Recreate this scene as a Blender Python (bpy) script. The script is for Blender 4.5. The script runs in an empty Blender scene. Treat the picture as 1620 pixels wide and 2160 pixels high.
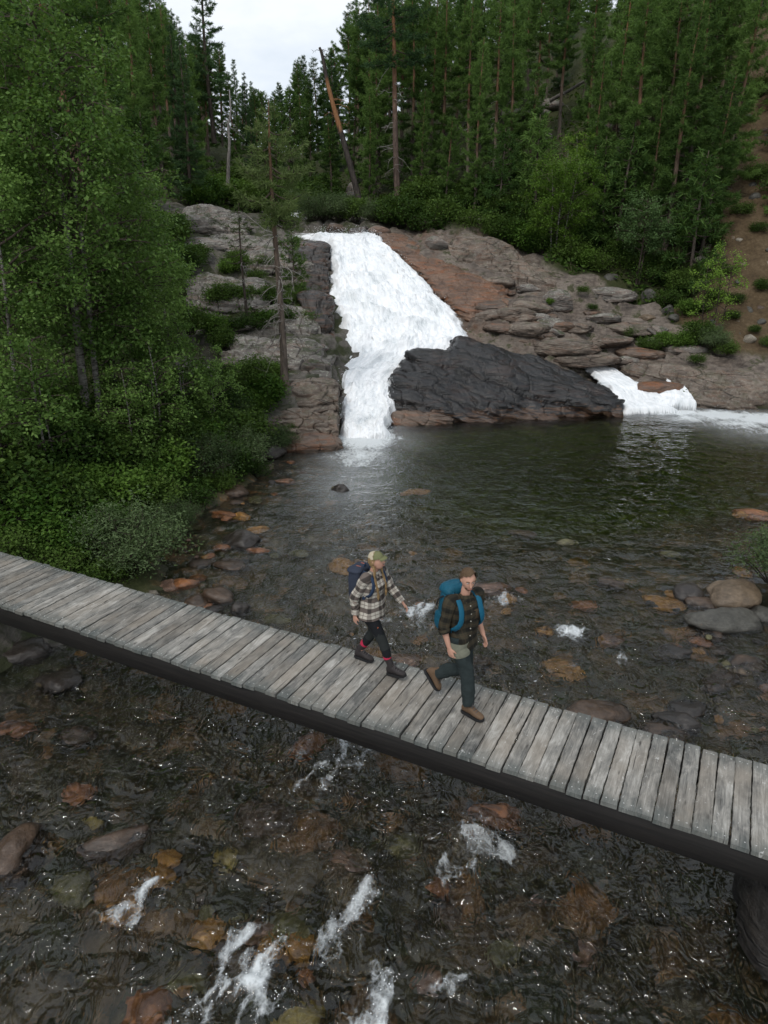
import bpy, math, random
import numpy as np
from mathutils import Vector, Matrix

# ------------------------------------------------------------------ view geometry (used to survey where things stand)
F = 1500.0; TH = math.radians(21.0); CZ = 6.6
ST, CT = math.sin(TH), math.cos(TH)
def ray(px, py):
    r = (px-810)/F; u = (1080-py)/F
    return np.array([r, CT+u*ST, -ST+u*CT])
def P(px, py, D):                 # the point seen at px,py standing D metres in front
    d = ray(px, py); return d*(D/d[1]) + np.array([0, 0, CZ])
def PZ(px, py, z=0.0):            # the point seen at px,py at height z
    d = ray(px, py); return d*((z-CZ)/d[2]) + np.array([0, 0, CZ])
def X(px, D, z):
    return (px-810)/F*(D*CT-(z-CZ)*ST)

scene = bpy.context.scene
COL = scene.collection

# ------------------------------------------------------------------ noise
def _h(ix, iy, iz, seed):
    n = (ix.astype(np.int64)*374761393 + iy.astype(np.int64)*668265263 + iz.astype(np.int64)*1274126177 + seed*974711) & 0xFFFFFFFF
    n = ((n ^ (n >> 13))*1274126177) & 0xFFFFFFFF
    n = ((n ^ (n >> 16))*2246822519) & 0xFFFFFFFF
    return ((n ^ (n >> 15)) & 0xFFFFFF)/float(0xFFFFFF)
def vnoise(p, seed=0):
    p = np.asarray(p, float)
    i = np.floor(p); f = p-i; f = f*f*(3-2*f); i = i.astype(np.int64)
    x, y, z = i[:, 0], i[:, 1], i[:, 2]
    def L(a, b, t): return a+(b-a)*t
    fx, fy, fz = f[:, 0], f[:, 1], f[:, 2]
    a = L(L(_h(x, y, z, seed), _h(x+1, y, z, seed), fx), L(_h(x, y+1, z, seed), _h(x+1, y+1, z, seed), fx), fy)
    b = L(L(_h(x, y, z+1, seed), _h(x+1, y, z+1, seed), fx), L(_h(x, y+1, z+1, seed), _h(x+1, y+1, z+1, seed), fx), fy)
    return L(a, b, fz)*2-1
def fbm(p, o=4, seed=0, gain=.5):
    s = 0; a = 1; t = 0
    for k in range(o):
        s = s+a*vnoise(p, seed+k*17); t += a; a *= gain; p = p*2.03
    return s/t
def worley(xy, seed=0):           # distance to nearest, second nearest, id of nearest
    i = np.floor(xy).astype(np.int64); z0 = np.zeros(len(xy), np.int64)
    d1 = np.full(len(xy), 9.); d2 = d1.copy(); idv = np.zeros(len(xy))
    for a in (-1, 0, 1):
        for b in (-1, 0, 1):
            cx, cy = i[:, 0]+a, i[:, 1]+b
            fx = cx+.15+.7*_h(cx, cy, z0, seed); fy = cy+.15+.7*_h(cx, cy, z0, seed+5)
            d = np.hypot(xy[:, 0]-fx, xy[:, 1]-fy); n = d < d1
            d2 = np.where(n, d1, np.minimum(d2, d)); idv = np.where(n, _h(cx, cy, z0, seed+9), idv); d1 = np.where(n, d, d1)
    return d1, d2, idv
def sstep(a, b, x):
    t = np.clip((x-a)/(b-a), 0, 1); return t*t*(3-2*t)
def unit(v): return v/np.maximum(np.linalg.norm(v, axis=-1, keepdims=True), 1e-9)

# ------------------------------------------------------------------ objects
def tag(o, label=None, cat=None, group=None, kind=None):
    if label: o['label'] = label
    if cat: o['category'] = cat
    if group: o['group'] = group
    if kind: o['kind'] = kind
    return o
def empty(name, loc=(0, 0, 0), rz=0.0, parent=None):
    o = bpy.data.objects.new(name, None); COL.objects.link(o)
    o.location = loc; o.rotation_euler = (0, 0, rz); o.parent = parent; o.empty_display_size = .2
    return o
def dup(o, parent=None):
    c = o.copy(); COL.objects.link(c)
    if parent is not None: c.parent = parent
    for ch in o.children: dup(ch, c)
    return c

class MB:
    def __init__(s): s.V = []; s.n = 0; s.f = {3: [], 4: []}; s.m = {3: [], 4: []}; s.uv = {3: [], 4: []}; s.has_uv = False
    def add(s, V, Fa, mat=0, uv=None):
        V = np.asarray(V, float).reshape(-1, 3); Fa = np.asarray(Fa, np.int64); k = Fa.shape[1]
        s.V.append(V); s.f[k].append(Fa+s.n); s.m[k].append(np.full(len(Fa), mat))
        if uv is None: u = np.zeros((Fa.size, 2))
        else:
            s.has_uv = True; u = np.asarray(uv, float)
            if len(u) == len(V): u = u[Fa.reshape(-1)]
        s.uv[k].append(u); s.n += len(V); return s
    def build(s, name, mats, parent=None, smooth=True, attrs=None):
        me = bpy.data.meshes.new(name)
        V = np.concatenate(s.V)
        t = np.concatenate(s.f[3]) if s.f[3] else np.zeros((0, 3), np.int64)
        q = np.concatenate(s.f[4]) if s.f[4] else np.zeros((0, 4), np.int64)
        me.vertices.add(len(V)); me.vertices.foreach_set('co', V.astype(np.float32).ravel())
        loops = np.concatenate([t.ravel(), q.ravel()]).astype(np.int32)
        me.loops.add(len(loops)); me.loops.foreach_set('vertex_index', loops)
        npoly = len(t)+len(q); me.polygons.add(npoly)
        st = np.concatenate([np.arange(len(t))*3, len(t)*3+np.arange(len(q))*4]).astype(np.int32)
        me.polygons.foreach_set('loop_start', st)
        mi = np.concatenate((s.m[3] or [np.zeros(0)])+(s.m[4] or [np.zeros(0)])).astype(np.int32)
        if not isinstance(mats, (list, tuple)): mats = [mats]
        for m in mats: me.materials.append(m)
        me.polygons.foreach_set('material_index', mi)
        me.polygons.foreach_set('use_smooth', np.full(npoly, smooth, bool))
        if s.has_uv:
            l = me.uv_layers.new(name='UVMap')
            l.data.foreach_set('uv', np.concatenate(s.uv[3]+s.uv[4]).astype(np.float32).ravel())
        for k, a in (attrs or {}).items():
            at = me.attributes.new(k, 'FLOAT', 'POINT'); at.data.foreach_set('value', np.asarray(a, np.float32))
        me.update(calc_edges=True); me.validate()
        o = bpy.data.objects.new(name, me); COL.objects.link(o); o.parent = parent
        return o

def catmull(pts, n):
    pts = np.asarray(pts, float); N = len(pts)
    e = np.vstack([2*pts[0]-pts[1], pts, 2*pts[-1]-pts[-2]])
    t = np.linspace(0, N-1, n); i = np.minimum(t.astype(int), N-2); f = (t-i)[:, None]
    p0, p1, p2, p3 = e[i], e[i+1], e[i+2], e[i+3]
    return .5*(2*p1+(p2-p0)*f+(2*p0-5*p1+4*p2-p3)*f**2+(-p0+3*p1-3*p2+p3)*f**3)
def tube(mb, path, rad, sides=6, mat=0, cap=True, ref=None, uv=False):
    """sweep; rad: N or Nx2 (second radius is across ref x tangent)"""
    path = np.asarray(path, float); N = len(path)
    rad = np.asarray(rad, float)
    if rad.ndim == 1: rad = np.stack([rad, rad], 1)
    T = unit(np.gradient(path, axis=0))
    if ref is None:
        ref = np.array([0, 0, 1.]) if abs(T[0][2]) < .8 else np.array([1., 0, 0])
    ref = np.asarray(ref, float)
    A = unit(np.broadcast_to(ref, T.shape)-T*(T@ref)[:, None]) if ref.ndim == 1 else unit(ref-T*(T*ref).sum(1)[:, None])
    B = np.cross(T, A)
    a = np.arange(sides)/sides*2*math.pi; c, s_ = np.cos(a), np.sin(a)
    V = path[:, None]+A[:, None]*(rad[:, 0, None]*c)[..., None]+B[:, None]*(rad[:, 1, None]*s_)[..., None]
    i = np.arange(N-1)[:, None]*sides; j = np.arange(sides)[None]; k = (j+1) % sides
    Fq = np.stack([i+j, i+k, i+sides+k, i+sides+j], -1).reshape(-1, 4)
    V = V.reshape(-1, 3); uvl = None
    if uv:
        L = np.concatenate([[0], np.cumsum(np.linalg.norm(np.diff(path, axis=0), axis=1))]); per = rad.mean()*2*math.pi
        jj = np.broadcast_to(j, (N-1, sides)); ii = np.broadcast_to(np.arange(N-1)[:, None], (N-1, sides))
        u0, u1, v0, v1 = jj/sides*per, (jj+1)/sides*per, L[ii], L[ii+1]
        uvl = np.stack([np.stack([u0, v0], -1), np.stack([u1, v0], -1), np.stack([u1, v1], -1), np.stack([u0, v1], -1)], 2).reshape(-1, 2)
    mb.add(V, Fq, mat, uvl)
    if cap:
        for e, fl in ((0, True), (N-1, False)):
            ring = V[e*sides:(e+1)*sides]; c0 = path[e]
            VV = np.vstack([ring, c0]); jj = np.arange(sides); kk = (jj+1) % sides
            Ft = np.stack([kk, jj, np.full(sides, sides)], 1) if fl else np.stack([jj, kk, np.full(sides, sides)], 1)
            mb.add(VV, Ft, mat)
def ico(sub):
    import bmesh
    bm = bmesh.new(); bmesh.ops.create_icosphere(bm, subdivisions=sub, radius=1)
    V = np.array([v.co[:] for v in bm.verts]); Fa = np.array([[v.index for v in f.verts] for f in bm.faces]); bm.free(); return V, Fa
_ICO = {}
def icos(sub):
    if sub not in _ICO: _ICO[sub] = ico(sub)
    return _ICO[sub]
def box(mb, c, h, R=None, mat=0, bev=0.0):
    """box, optionally with chamfered edges"""
    c = np.asarray(c, float); h = np.asarray(h, float)
    if bev <= 0:
        V = np.array([[x, y, z] for x in (-1, 1) for y in (-1, 1) for z in (-1, 1)])*h
        Fa = np.array([[0, 1, 3, 2], [4, 6, 7, 5], [0, 4, 5, 1], [2, 3, 7, 6], [0, 2, 6, 4], [1, 5, 7, 3]])
        if R is not None: V = V@np.asarray(R).T
        mb.add(V+c, Fa, mat); return
    S = [(-1, -1), (1, -1), (1, 1), (-1, 1)]
    rings = []
    for z, k in ((-h[2], bev), (-h[2]+bev, 0), (h[2]-bev, 0), (h[2], bev)):
        r = []
        for sx, sy in S:
            if sx*sy > 0: r += [(sx*(h[0]-k), sy*(h[1]-k-bev), z), (sx*(h[0]-k-bev), sy*(h[1]-k), z)]
            else: r += [(sx*(h[0]-k-bev), sy*(h[1]-k), z), (sx*(h[0]-k), sy*(h[1]-k-bev), z)]
        rings.append(r)
    V = np.array(rings).reshape(-1, 3)
    if R is not None: V = V@np.asarray(R).T
    V = V+c
    j = np.arange(8); k = (j+1) % 8
    Fa = np.concatenate([np.stack([i*8+j, i*8+k, i*8+8+k, i*8+8+j], 1) for i in range(3)])
    mb.add(V, Fa, mat)
    for i, fl in ((0, 1), (3, 0)):
        VV = np.vstack([V[i*8:i*8+8], V[i*8:i*8+8].mean(0)])
        Ft = np.stack([k, j, np.full(8, 8)], 1) if fl else np.stack([j, k, np.full(8, 8)], 1)
        mb.add(VV, Ft, mat)
def rotz(a): c, s = math.cos(a), math.sin(a); return np.array([[c, -s, 0], [s, c, 0], [0, 0, 1.]])
def rotx(a): c, s = math.cos(a), math.sin(a); return np.array([[1., 0, 0], [0, c, -s], [0, s, c]])
def roty(a): c, s = math.cos(a), math.sin(a); return np.array([[c, 0, s], [0, 1., 0], [-s, 0, c]])

# ------------------------------------------------------------------ material kit
class NT:
    def __init__(s, name):
        s.m = bpy.data.materials.new(name); s.m.use_nodes = True; s.t = s.m.node_tree; s.t.nodes.clear()
        s.out = s.n('ShaderNodeOutputMaterial')
    def n(s, typ, **kw):
        o = s.t.nodes.new(typ)
        for k, v in kw.items(): setattr(o, k, v)
        return o
    def put(s, sock, v):
        if isinstance(v, bpy.types.NodeSocket): s.t.links.new(v, sock)
        elif v is not None:
            if hasattr(sock.default_value, '__len__') and not hasattr(v, '__len__'): v = (v, v, v, 1)[:len(sock.default_value)]
            if hasattr(v, '__len__') and hasattr(sock.default_value, '__len__') and len(v) < len(sock.default_value): v = tuple(v)+(1,)
            sock.default_value = v
    def coord(s, what='Object'): return s.n('ShaderNodeTexCoord').outputs[what]
    def pos(s): return s.n('ShaderNodeNewGeometry').outputs['Position']
    def island(s): return s.n('ShaderNodeNewGeometry').outputs['Random Per Island']
    def orand(s): return s.n('ShaderNodeObjectInfo').outputs['Random']
    def attr(s, name): return s.n('ShaderNodeAttribute', attribute_name=name).outputs['Fac']
    def mapping(s, v, scale=(1, 1, 1), rot=(0, 0, 0), loc=(0, 0, 0)):
        o = s.n('ShaderNodeMapping'); s.put(o.inputs['Vector'], v); o.inputs['Scale'].default_value = scale
        o.inputs['Rotation'].default_value = rot; o.inputs['Location'].default_value = loc; return o.outputs[0]
    def noise(s, v, scale, detail=4, rough=.55, dist=0.0, col=False):
        o = s.n('ShaderNodeTexNoise'); s.put(o.inputs['Vector'], v); o.inputs['Scale'].default_value = scale
        o.inputs['Detail'].default_value = detail; o.inputs['Roughness'].default_value = rough; o.inputs['Distortion'].default_value = dist
        return o.outputs['Color' if col else 'Fac']
    def voro(s, v, scale, feature='F1', out='Distance'):
        o = s.n('ShaderNodeTexVoronoi', feature=feature); s.put(o.inputs['Vector'], v); o.inputs['Scale'].default_value = scale; return o.outputs[out]
    def ramp(s, f, stops, interp='LINEAR'):
        o = s.n('ShaderNodeValToRGB'); s.put(o.inputs[0], f); cr = o.color_ramp; cr.interpolation = interp
        while len(cr.elements) < len(stops): cr.elements.new(.5)
        for e, (p, c) in zip(cr.elements, stops):
            e.position = p; e.color = (c, c, c, 1) if not hasattr(c, '__len__') else tuple(c)+((1,) if len(c) == 3 else ())
        return o.outputs[0]
    def mix(s, f, a, b, mode='MIX'):
        o = s.n('ShaderNodeMix', data_type='RGBA', blend_type=mode); s.put(o.inputs[0], f); s.put(o.inputs[6], a); s.put(o.inputs[7], b); return o.outputs[2]
    def math(s, op, a, b=None, c=None, clamp=False):
        o = s.n('ShaderNodeMath', operation=op, use_clamp=clamp); s.put(o.inputs[0], a); s.put(o.inputs[1], b)
        if c is not None: s.put(o.inputs[2], c)
        return o.outputs[0]
    def sep(s, v): o = s.n('ShaderNodeSeparateXYZ'); s.put(o.inputs[0], v); return o.outputs
    def bump(s, h, strength=.5, dist=.02, normal=None):
        o = s.n('ShaderNodeBump'); s.put(o.inputs['Height'], h); o.inputs['Strength'].default_value = strength
        o.inputs['Distance'].default_value = dist
        if normal is not None: s.put(o.inputs['Normal'], normal)
        return o.outputs[0]
    def pbr(s, col, rough=.8, normal=None, spec=.5, **kw):
        o = s.n('ShaderNodeBsdfPrincipled'); s.put(o.inputs['Base Color'], col); s.put(o.inputs['Roughness'], rough)
        s.put(o.inputs['Specular IOR Level'], spec)
        if normal is not None: s.put(o.inputs['Normal'], normal)
        for k, v in kw.items(): s.put(o.inputs[k], v)
        return o.outputs[0]
    def mixs(s, f, a, b):
        o = s.n('ShaderNodeMixShader'); s.put(o.inputs[0], f); s.t.links.new(a, o.inputs[1]); s.t.links.new(b, o.inputs[2]); return o.outputs[0]
    def done(s, sh, disp=None, vol=None):
        s.t.links.new(sh, s.out.inputs['Surface'])
        if vol is not None: s.t.links.new(vol, s.out.inputs['Volume'])
        return s.m
# ------------------------------------------------------------------ materials
def plain(name, col, rough=.8, nscale=0, amt=.25, spec=.4, bump=0, bscale=60):
    k = NT(name); c = k.coord('Object')
    base = col
    if nscale: base = k.mix(k.noise(c, nscale, 4), tuple(x*(1-amt) for x in col), tuple(min(1, x*(1+amt)) for x in col))
    nm = k.bump(k.noise(c, bscale, 3), bump, .01) if bump else None
    return k.done(k.pbr(base, rough, nm, spec))

def leaf_mat(name, dark, light, trans=.3, rough=.6, spec=.12):
    k = NT(name)
    f = k.math('ADD', k.math('MULTIPLY', k.island(), .55), k.math('MULTIPLY', k.noise(k.coord('Object'), 1.3, 2), .5))
    f = k.math('ADD', f, k.math('MULTIPLY', k.math('SUBTRACT', k.orand(), .5), .75))
    col = k.ramp(f, [(.25, dark), (.8, light)])
    a = k.pbr(col, rough, None, spec)
    t = k.n('ShaderNodeBsdfTranslucent'); k.put(t.inputs[0], k.mix(.4, col, (.13, .21, .02)))
    return k.done(k.mixs(trans, a, t.outputs[0]))

def rock_mat(name, cols, wet=.0, lichen=0.0, strata=(0, 0, 0), rough=.75, moss=0.0, scale=1.0, rust=0.0, bump=.6, use_pos=True, low=None, cracks=1.0):
    k = NT(name); c = k.pos() if use_pos else k.coord('Object')
    n1 = k.noise(c, .9*scale, 7, .62, .4); n2 = k.noise(c, 5*scale, 6, .65)
    st = k.mapping(c, (1.2, 1.2, 7), strata)
    n3 = k.noise(st, 1.6*scale, 6, .65, .6)
    f = k.math('ADD', k.math('MULTIPLY', n1, .45), k.math('ADD', k.math('MULTIPLY', n2, .25), k.math('MULTIPLY', n3, .3)))
    col = k.ramp(f, [(.30, cols[0]), (.47, cols[1]), (.60, cols[2]), (.74, cols[3])])
    if rust:
        r = k.ramp(k.noise(st, .8*scale, 5, .6, 1.0), [(.5, 0), (.64, 1)])
        col = k.mix(k.math('MULTIPLY', r, rust), col, (.20, .075, .028))
    if lichen:
        l = k.ramp(k.noise(c, 9*scale, 6, .7), [(.54, 0), (.60, 1)])
        up = k.sep(k.n('ShaderNodeNewGeometry').outputs['Normal'])[2]
        col = k.mix(k.math('MULTIPLY', k.math('MULTIPLY', l, lichen), k.ramp(up, [(.2, 0), (.6, 1)])), col, (.36, .37, .31))
    if low:      # stained band above the waterline
        zz = k.math('ADD', k.sep(c)[2], k.math('MULTIPLY', k.math('SUBTRACT', n3, .5), 2.4)); col = k.mix(k.ramp(k.math('MULTIPLY', zz, .5), [(low*.35, 1), (low*.62, 0)]), col, k.mix(n2, (.03, .016, .010), (.12, .068, .04)))
    crack = k.ramp(k.voro(k.mapping(k.mix(.22, c, k.noise(c, 1.3*scale, 5, col=True)), (.8, .8, 3.6), strata), .8*scale, 'DISTANCE_TO_EDGE'), [(.0, 0), (.03, 1)])
    crack = k.math('MAXIMUM', crack, k.ramp(k.noise(c, 1.1*scale, 3), [(.44, 1), (.56, 1-cracks)]))
    col = k.mix(crack, k.mix(.75, col, (.012, .011, .01)), col)
    if moss:
        up = k.sep(k.n('ShaderNodeNewGeometry').outputs['Normal'])[2]
        mm = k.math('MULTIPLY', k.ramp(k.noise(c, 1.7*scale, 5, .6), [(.5, 0), (.6, 1)]), k.ramp(up, [(.35, 0), (.75, 1)]))
        col = k.mix(k.math('MULTIPLY', mm, moss), col, k.mix(n2, (.018, .028, .008), (.05, .065, .018)))
    h = k.math('ADD', k.math('MULTIPLY', n3, 1.0), k.math('ADD', k.math('MULTIPLY', n2, .5), k.math('MULTIPLY', crack, .35)))
    nm = k.bump(h, bump, .12/scale)
    if not use_pos:      # stones in the stream: wet band above the waterline
        p = k.sep(k.pos()); lv = k.math('MULTIPLY', k.math('MAXIMUM', k.math('SUBTRACT', 14, p[1]), 0), .03); hz = k.math('ADD', p[2], lv)
        wt = k.ramp(k.math('ADD', hz, k.math('MULTIPLY', k.math('SUBTRACT', n2, .5), .10)), [(.02, 1), (.09, 0)]); dry = k.ramp(hz, [(.0, 0), (.01, 1)])
        col = k.mix(k.math('MULTIPLY', wt, k.math('MULTIPLY', dry, .62)), col, (.012, .010, .008)); col = k.mix(k.ramp(k.noise(c, 9, 5, .7), [(.55, 0), (.66, .55)]), col, k.mix(n2, tuple(x*.5 for x in cols[1]), cols[3]))
    rg = k.math('SUBTRACT', rough, k.math('MULTIPLY', n2, .25)) if wet else rough
    return k.done(k.pbr(col, rg, nm, .5 if wet else .3))

M = {}
M['rock_grey'] = rock_mat('grey_bedrock', [(.05, .045, .042), (.15, .135, .122), (.25, .225, .20), (.36, .33, .29)], lichen=.7, moss=.75, rust=.25)
M['rock_brown'] = rock_mat('brown_bedrock', [(.035, .024, .019), (.10, .072, .054), (.18, .128, .095), (.28, .225, .175)], rust=.55, strata=(.1, .28, 0), wet=.3, rough=.6)
M['rock_rust'] = rock_mat('rust_wet_bedrock', [(.035, .022, .016), (.12, .07, .045), (.21, .125, .08), (.28, .20, .15)], rust=.9, strata=(.1, .25, 0), wet=.5, rough=.5, cracks=.5)
M['rock_tan'] = rock_mat('tan_bedrock', [(.035, .028, .024), (.125, .10, .082), (.225, .185, .15), (.36, .31, .255)], rust=.22, lichen=.25, strata=(.1, .3, 0), moss=.3)
M['rock_black'] = rock_mat('black_wet_rock', [(.004, .0042, .0045), (.011, .011, .0115), (.022, .0205, .0205), (.075, .062, .053)], wet=1, rough=.46, strata=(.12, .36, 0), bump=.55, low=.24, cracks=0, rust=.08)
M['rock_pier'] = rock_mat('dark_pier_stone', [(.008, .008, .008), (.02, .018, .016), (.04, .034, .03), (.08, .065, .05)], wet=.5, rough=.7)
M['rock_dark'] = rock_mat('dark_wet_cliff', [(.012, .011, .010), (.03, .026, .023), (.07, .052, .04), (.17, .11, .075)], wet=1, rough=.5, rust=.3, strata=(0, .1, 0))
def stone(name, c, wet=.5, rough=.45):
    cols = [tuple(x*.22 for x in c), tuple(x*.6 for x in c), tuple(x*1.0 for x in c), tuple(min(.6, x*1.4) for x in c)]
    return rock_mat(name, cols, wet=wet, rough=rough, scale=2.6, bump=.5, use_pos=False, cracks=0)
M['st_orange'] = stone('ochre_stone', (.50, .25, .06)); M['st_rust'] = stone('rust_stone', (.36, .15, .06)); M['st_yellow'] = stone('yellow_stone', (.42, .32, .10))
M['st_pink'] = stone('pink_stone', (.34, .20, .14)); M['st_dark'] = stone('dark_stone', (.045, .036, .03)); M['st_grey'] = stone('grey_stone', (.10, .095, .08), rough=.7)
M['st_tan'] = stone('tan_stone', (.20, .145, .095), rough=.65); M['st_brown'] = stone('brown_stone', (.105, .066, .042)); M['st_olive'] = stone('olive_stone', (.20, .18, .08))
M['st_pale'] = stone('pale_stone', (.33, .29, .23), rough=.8)

M['needle'] = leaf_mat('pine_needles', (.042, .088, .022), (.14, .235, .058), .34)
M['needle_blue'] = leaf_mat('spruce_needles', (.032, .07, .030), (.10, .175, .072), .32)
M['needle_bright'] = leaf_mat('young_pine_needles', (.04, .075, .018), (.10, .17, .04), .25)
M['needle_grey'] = leaf_mat('sparse_pine_needles', (.06, .09, .03), (.15, .20, .07), .3)
M['birch_leaf'] = leaf_mat('birch_leaves', (.068, .13, .028), (.21, .335, .085), .42, .5)
M['bright_leaf'] = leaf_mat('bright_birch_leaves', (.085, .16, .022), (.22, .36, .06), .42, .5)
M['willow_leaf'] = leaf_mat('willow_leaves', (.045, .075, .028), (.13, .185, .08), .3, .5)
M['rowan_leaf'] = leaf_mat('rowan_leaves', (.035, .07, .025), (.10, .17, .06), .3)
M['under_leaf'] = leaf_mat('undergrowth_leaves', (.028, .06, .011), (.09, .15, .03), .3)
M['fern_leaf'] = leaf_mat('fern_fronds', (.042, .095, .014), (.125, .22, .038), .35)
M['red_twig'] = leaf_mat('withered_needles', (.10, .035, .015), (.24, .085, .035), .2)

def bark(name, lo, hi, hi2, z0, z1, sc=8):
    k = NT(name); c = k.coord('Object'); z = k.sep(c)[2]
    n = k.noise(k.mapping(c, (1, 1, .28)), sc, 6, .65)
    t = k.math('ADD', z, k.math('MULTIPLY', k.math('SUBTRACT', n, .5), 2.5))
    f = k.n('ShaderNodeMapRange'); k.put(f.inputs[0], t); f.inputs[1].default_value = z0; f.inputs[2].default_value = z1
    low = k.ramp(n, [(.35, tuple(x*.35 for x in lo)), (.65, lo)]); up = k.ramp(n, [(.35, hi), (.65, hi2)])
    return k.done(k.pbr(k.mix(f.outputs[0], low, up), .85, k.bump(n, .8, .03), .2))
M['bark_pine'] = bark('pine_bark', (.17, .135, .11), (.11, .06, .035), (.22, .125, .07), 3.5, 8)
M['bark_red'] = bark('red_pine_bark', (.15, .105, .085), (.19, .085, .04), (.32, .165, .085), 5.0, 10.0)
M['bark_grey'] = bark('dead_wood', (.20, .18, .16), (.24, .22, .20), (.38, .36, .33), 1, 5, 14)
M['bark_dark'] = bark('dark_bark', (.07, .055, .045), (.06, .045, .036), (.11, .085, .065), 1, 5)

def band_bark():
    k = NT('weathered_pine_bark'); c = k.coord('Object'); z = k.sep(c)[2]; n = k.noise(k.mapping(c, (1, 1, .28)), 8, 6, .65)
    d = k.math('ABSOLUTE', k.math('SUBTRACT', k.math('ADD', z, k.math('MULTIPLY', n, 1.5)), 8.0)); m = k.ramp(d, [(.0, 1), (.9, 1), (1, 0)])
    m = k.ramp(k.math('MULTIPLY', d, .5), [(.6, 1), (.85, 0)])
    col = k.mix(m, k.ramp(n, [(.35, (.03, .026, .024)), (.65, (.085, .07, .06))]), k.ramp(n, [(.35, (.2, .09, .04)), (.65, (.34, .18, .09))]))
    return k.done(k.pbr(col, .85, k.bump(n, .8, .03), .2))
M['bark_broken'] = band_bark()
def birch_bark():
    k = NT('birch_bark'); c = k.coord('Object')
    n = k.noise(k.mapping(c, (1.5, 1.5, 5)), 5, 5, .65); n2 = k.noise(c, 3, 4)
    col = k.ramp(n, [(.36, (.03, .026, .022)), (.46, (.17, .155, .14)), (.7, (.36, .34, .31))])
    return k.done(k.pbr(k.mix(k.ramp(n2, [(.45, 0), (.7, 1)]), col, (.10, .095, .075)), .8, k.bump(n, .4, .02), .2))
M['bark_birch'] = birch_bark()

def ground_mat():
    k = NT('ground_surface'); c = k.pos()
    rk, sc, bed = k.attr('rock'), k.attr('scree'), k.attr('bed'); cell = k.attr('cell'); deep = k.attr('deep_green')
    n1 = k.noise(c, .8, 6, .6); n2 = k.noise(c, 6, 6, .65)
    st = k.noise(k.mapping(c, (1.1, 1.1, 6), (.1, .25, 0)), 1.7, 6, .65, .5)
    veg = k.ramp(k.math('ADD', k.math('MULTIPLY', n1, .6), k.math('MULTIPLY', n2, .4)), [(.3, (.016, .02, .008)), (.5, (.035, .042, .014)), (.62, (.05, .05, .022)), (.75, (.075, .06, .035))])
    rf = k.math('ADD', k.math('MULTIPLY', n1, .4), k.math('ADD', k.math('MULTIPLY', n2, .25), k.math('MULTIPLY', st, .35)))
    rock = k.ramp(rf, [(.34, (.03, .026, .023)), (.46, (.115, .095, .08)), (.57, (.215, .18, .15)), (.70, (.36, .315, .27))])
    rock = k.mix(k.math('MULTIPLY', k.ramp(k.noise(c, .45, 6, .65, .8), [(.48, 0), (.66, 1)]), k.attr('rusty')), rock, k.mix(n2, (.05, .024, .013), (.17, .085, .045)))
    rock = k.mix(k.ramp(k.noise(c, 1.6, 5, .65), [(.54, 0), (.62, .85)]), rock, k.mix(n2, (.02, .026, .009), (.06, .066, .025)))
    mo = k.math('MULTIPLY', k.attr('mossy'), k.ramp(k.noise(c, 1.1, 6, .65, .5), [(.44, 0), (.56, .9)])); rock = k.mix(mo, k.mix(k.math('MULTIPLY', k.attr('mossy'), .55), rock, k.mix(n2, (.04, .038, .034), (.17, .165, .15))), k.mix(n2, (.016, .022, .008), (.06, .068, .026)))
    scr = k.ramp(k.math('ADD', k.math('MULTIPLY', n1, .5), k.math('MULTIPLY', n2, .5)), [(.3, (.032, .022, .013)), (.5, (.085, .058, .031)), (.7, (.15, .11, .066))])
    cob = k.ramp(cell, [(.0, (.025, .022, .014)), (.2, (.06, .045, .025)), (.38, (.04, .046, .028)), (.55, (.10, .066, .036)), (.7, (.075, .075, .058)), (.82, (.22, .11, .042)), (.9, (.15, .12, .088)), (1, (.05, .045, .03))])
    cob = k.mix(k.math('MULTIPLY', k.ramp(n2, [(.35, 1), (.6, 0)]), .7), cob, (.03, .026, .014))
    cob = k.mix(deep, cob, k.ramp(n2, [(.3, (.034, .048, .006)), (.7, (.145, .17, .03))]))
    col = k.mix(rk, veg, rock); col = k.mix(sc, col, scr); col = k.mix(bed, col, cob)
    h = k.math('ADD', k.math('MULTIPLY', n2, .6), k.math('MULTIPLY', st, rk))
    rough = k.math('SUBTRACT', .92, k.math('MULTIPLY', bed, .35))
    return k.done(k.pbr(col, rough, k.bump(h, .7, .1), .25))
M['ground'] = ground_mat()

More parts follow.
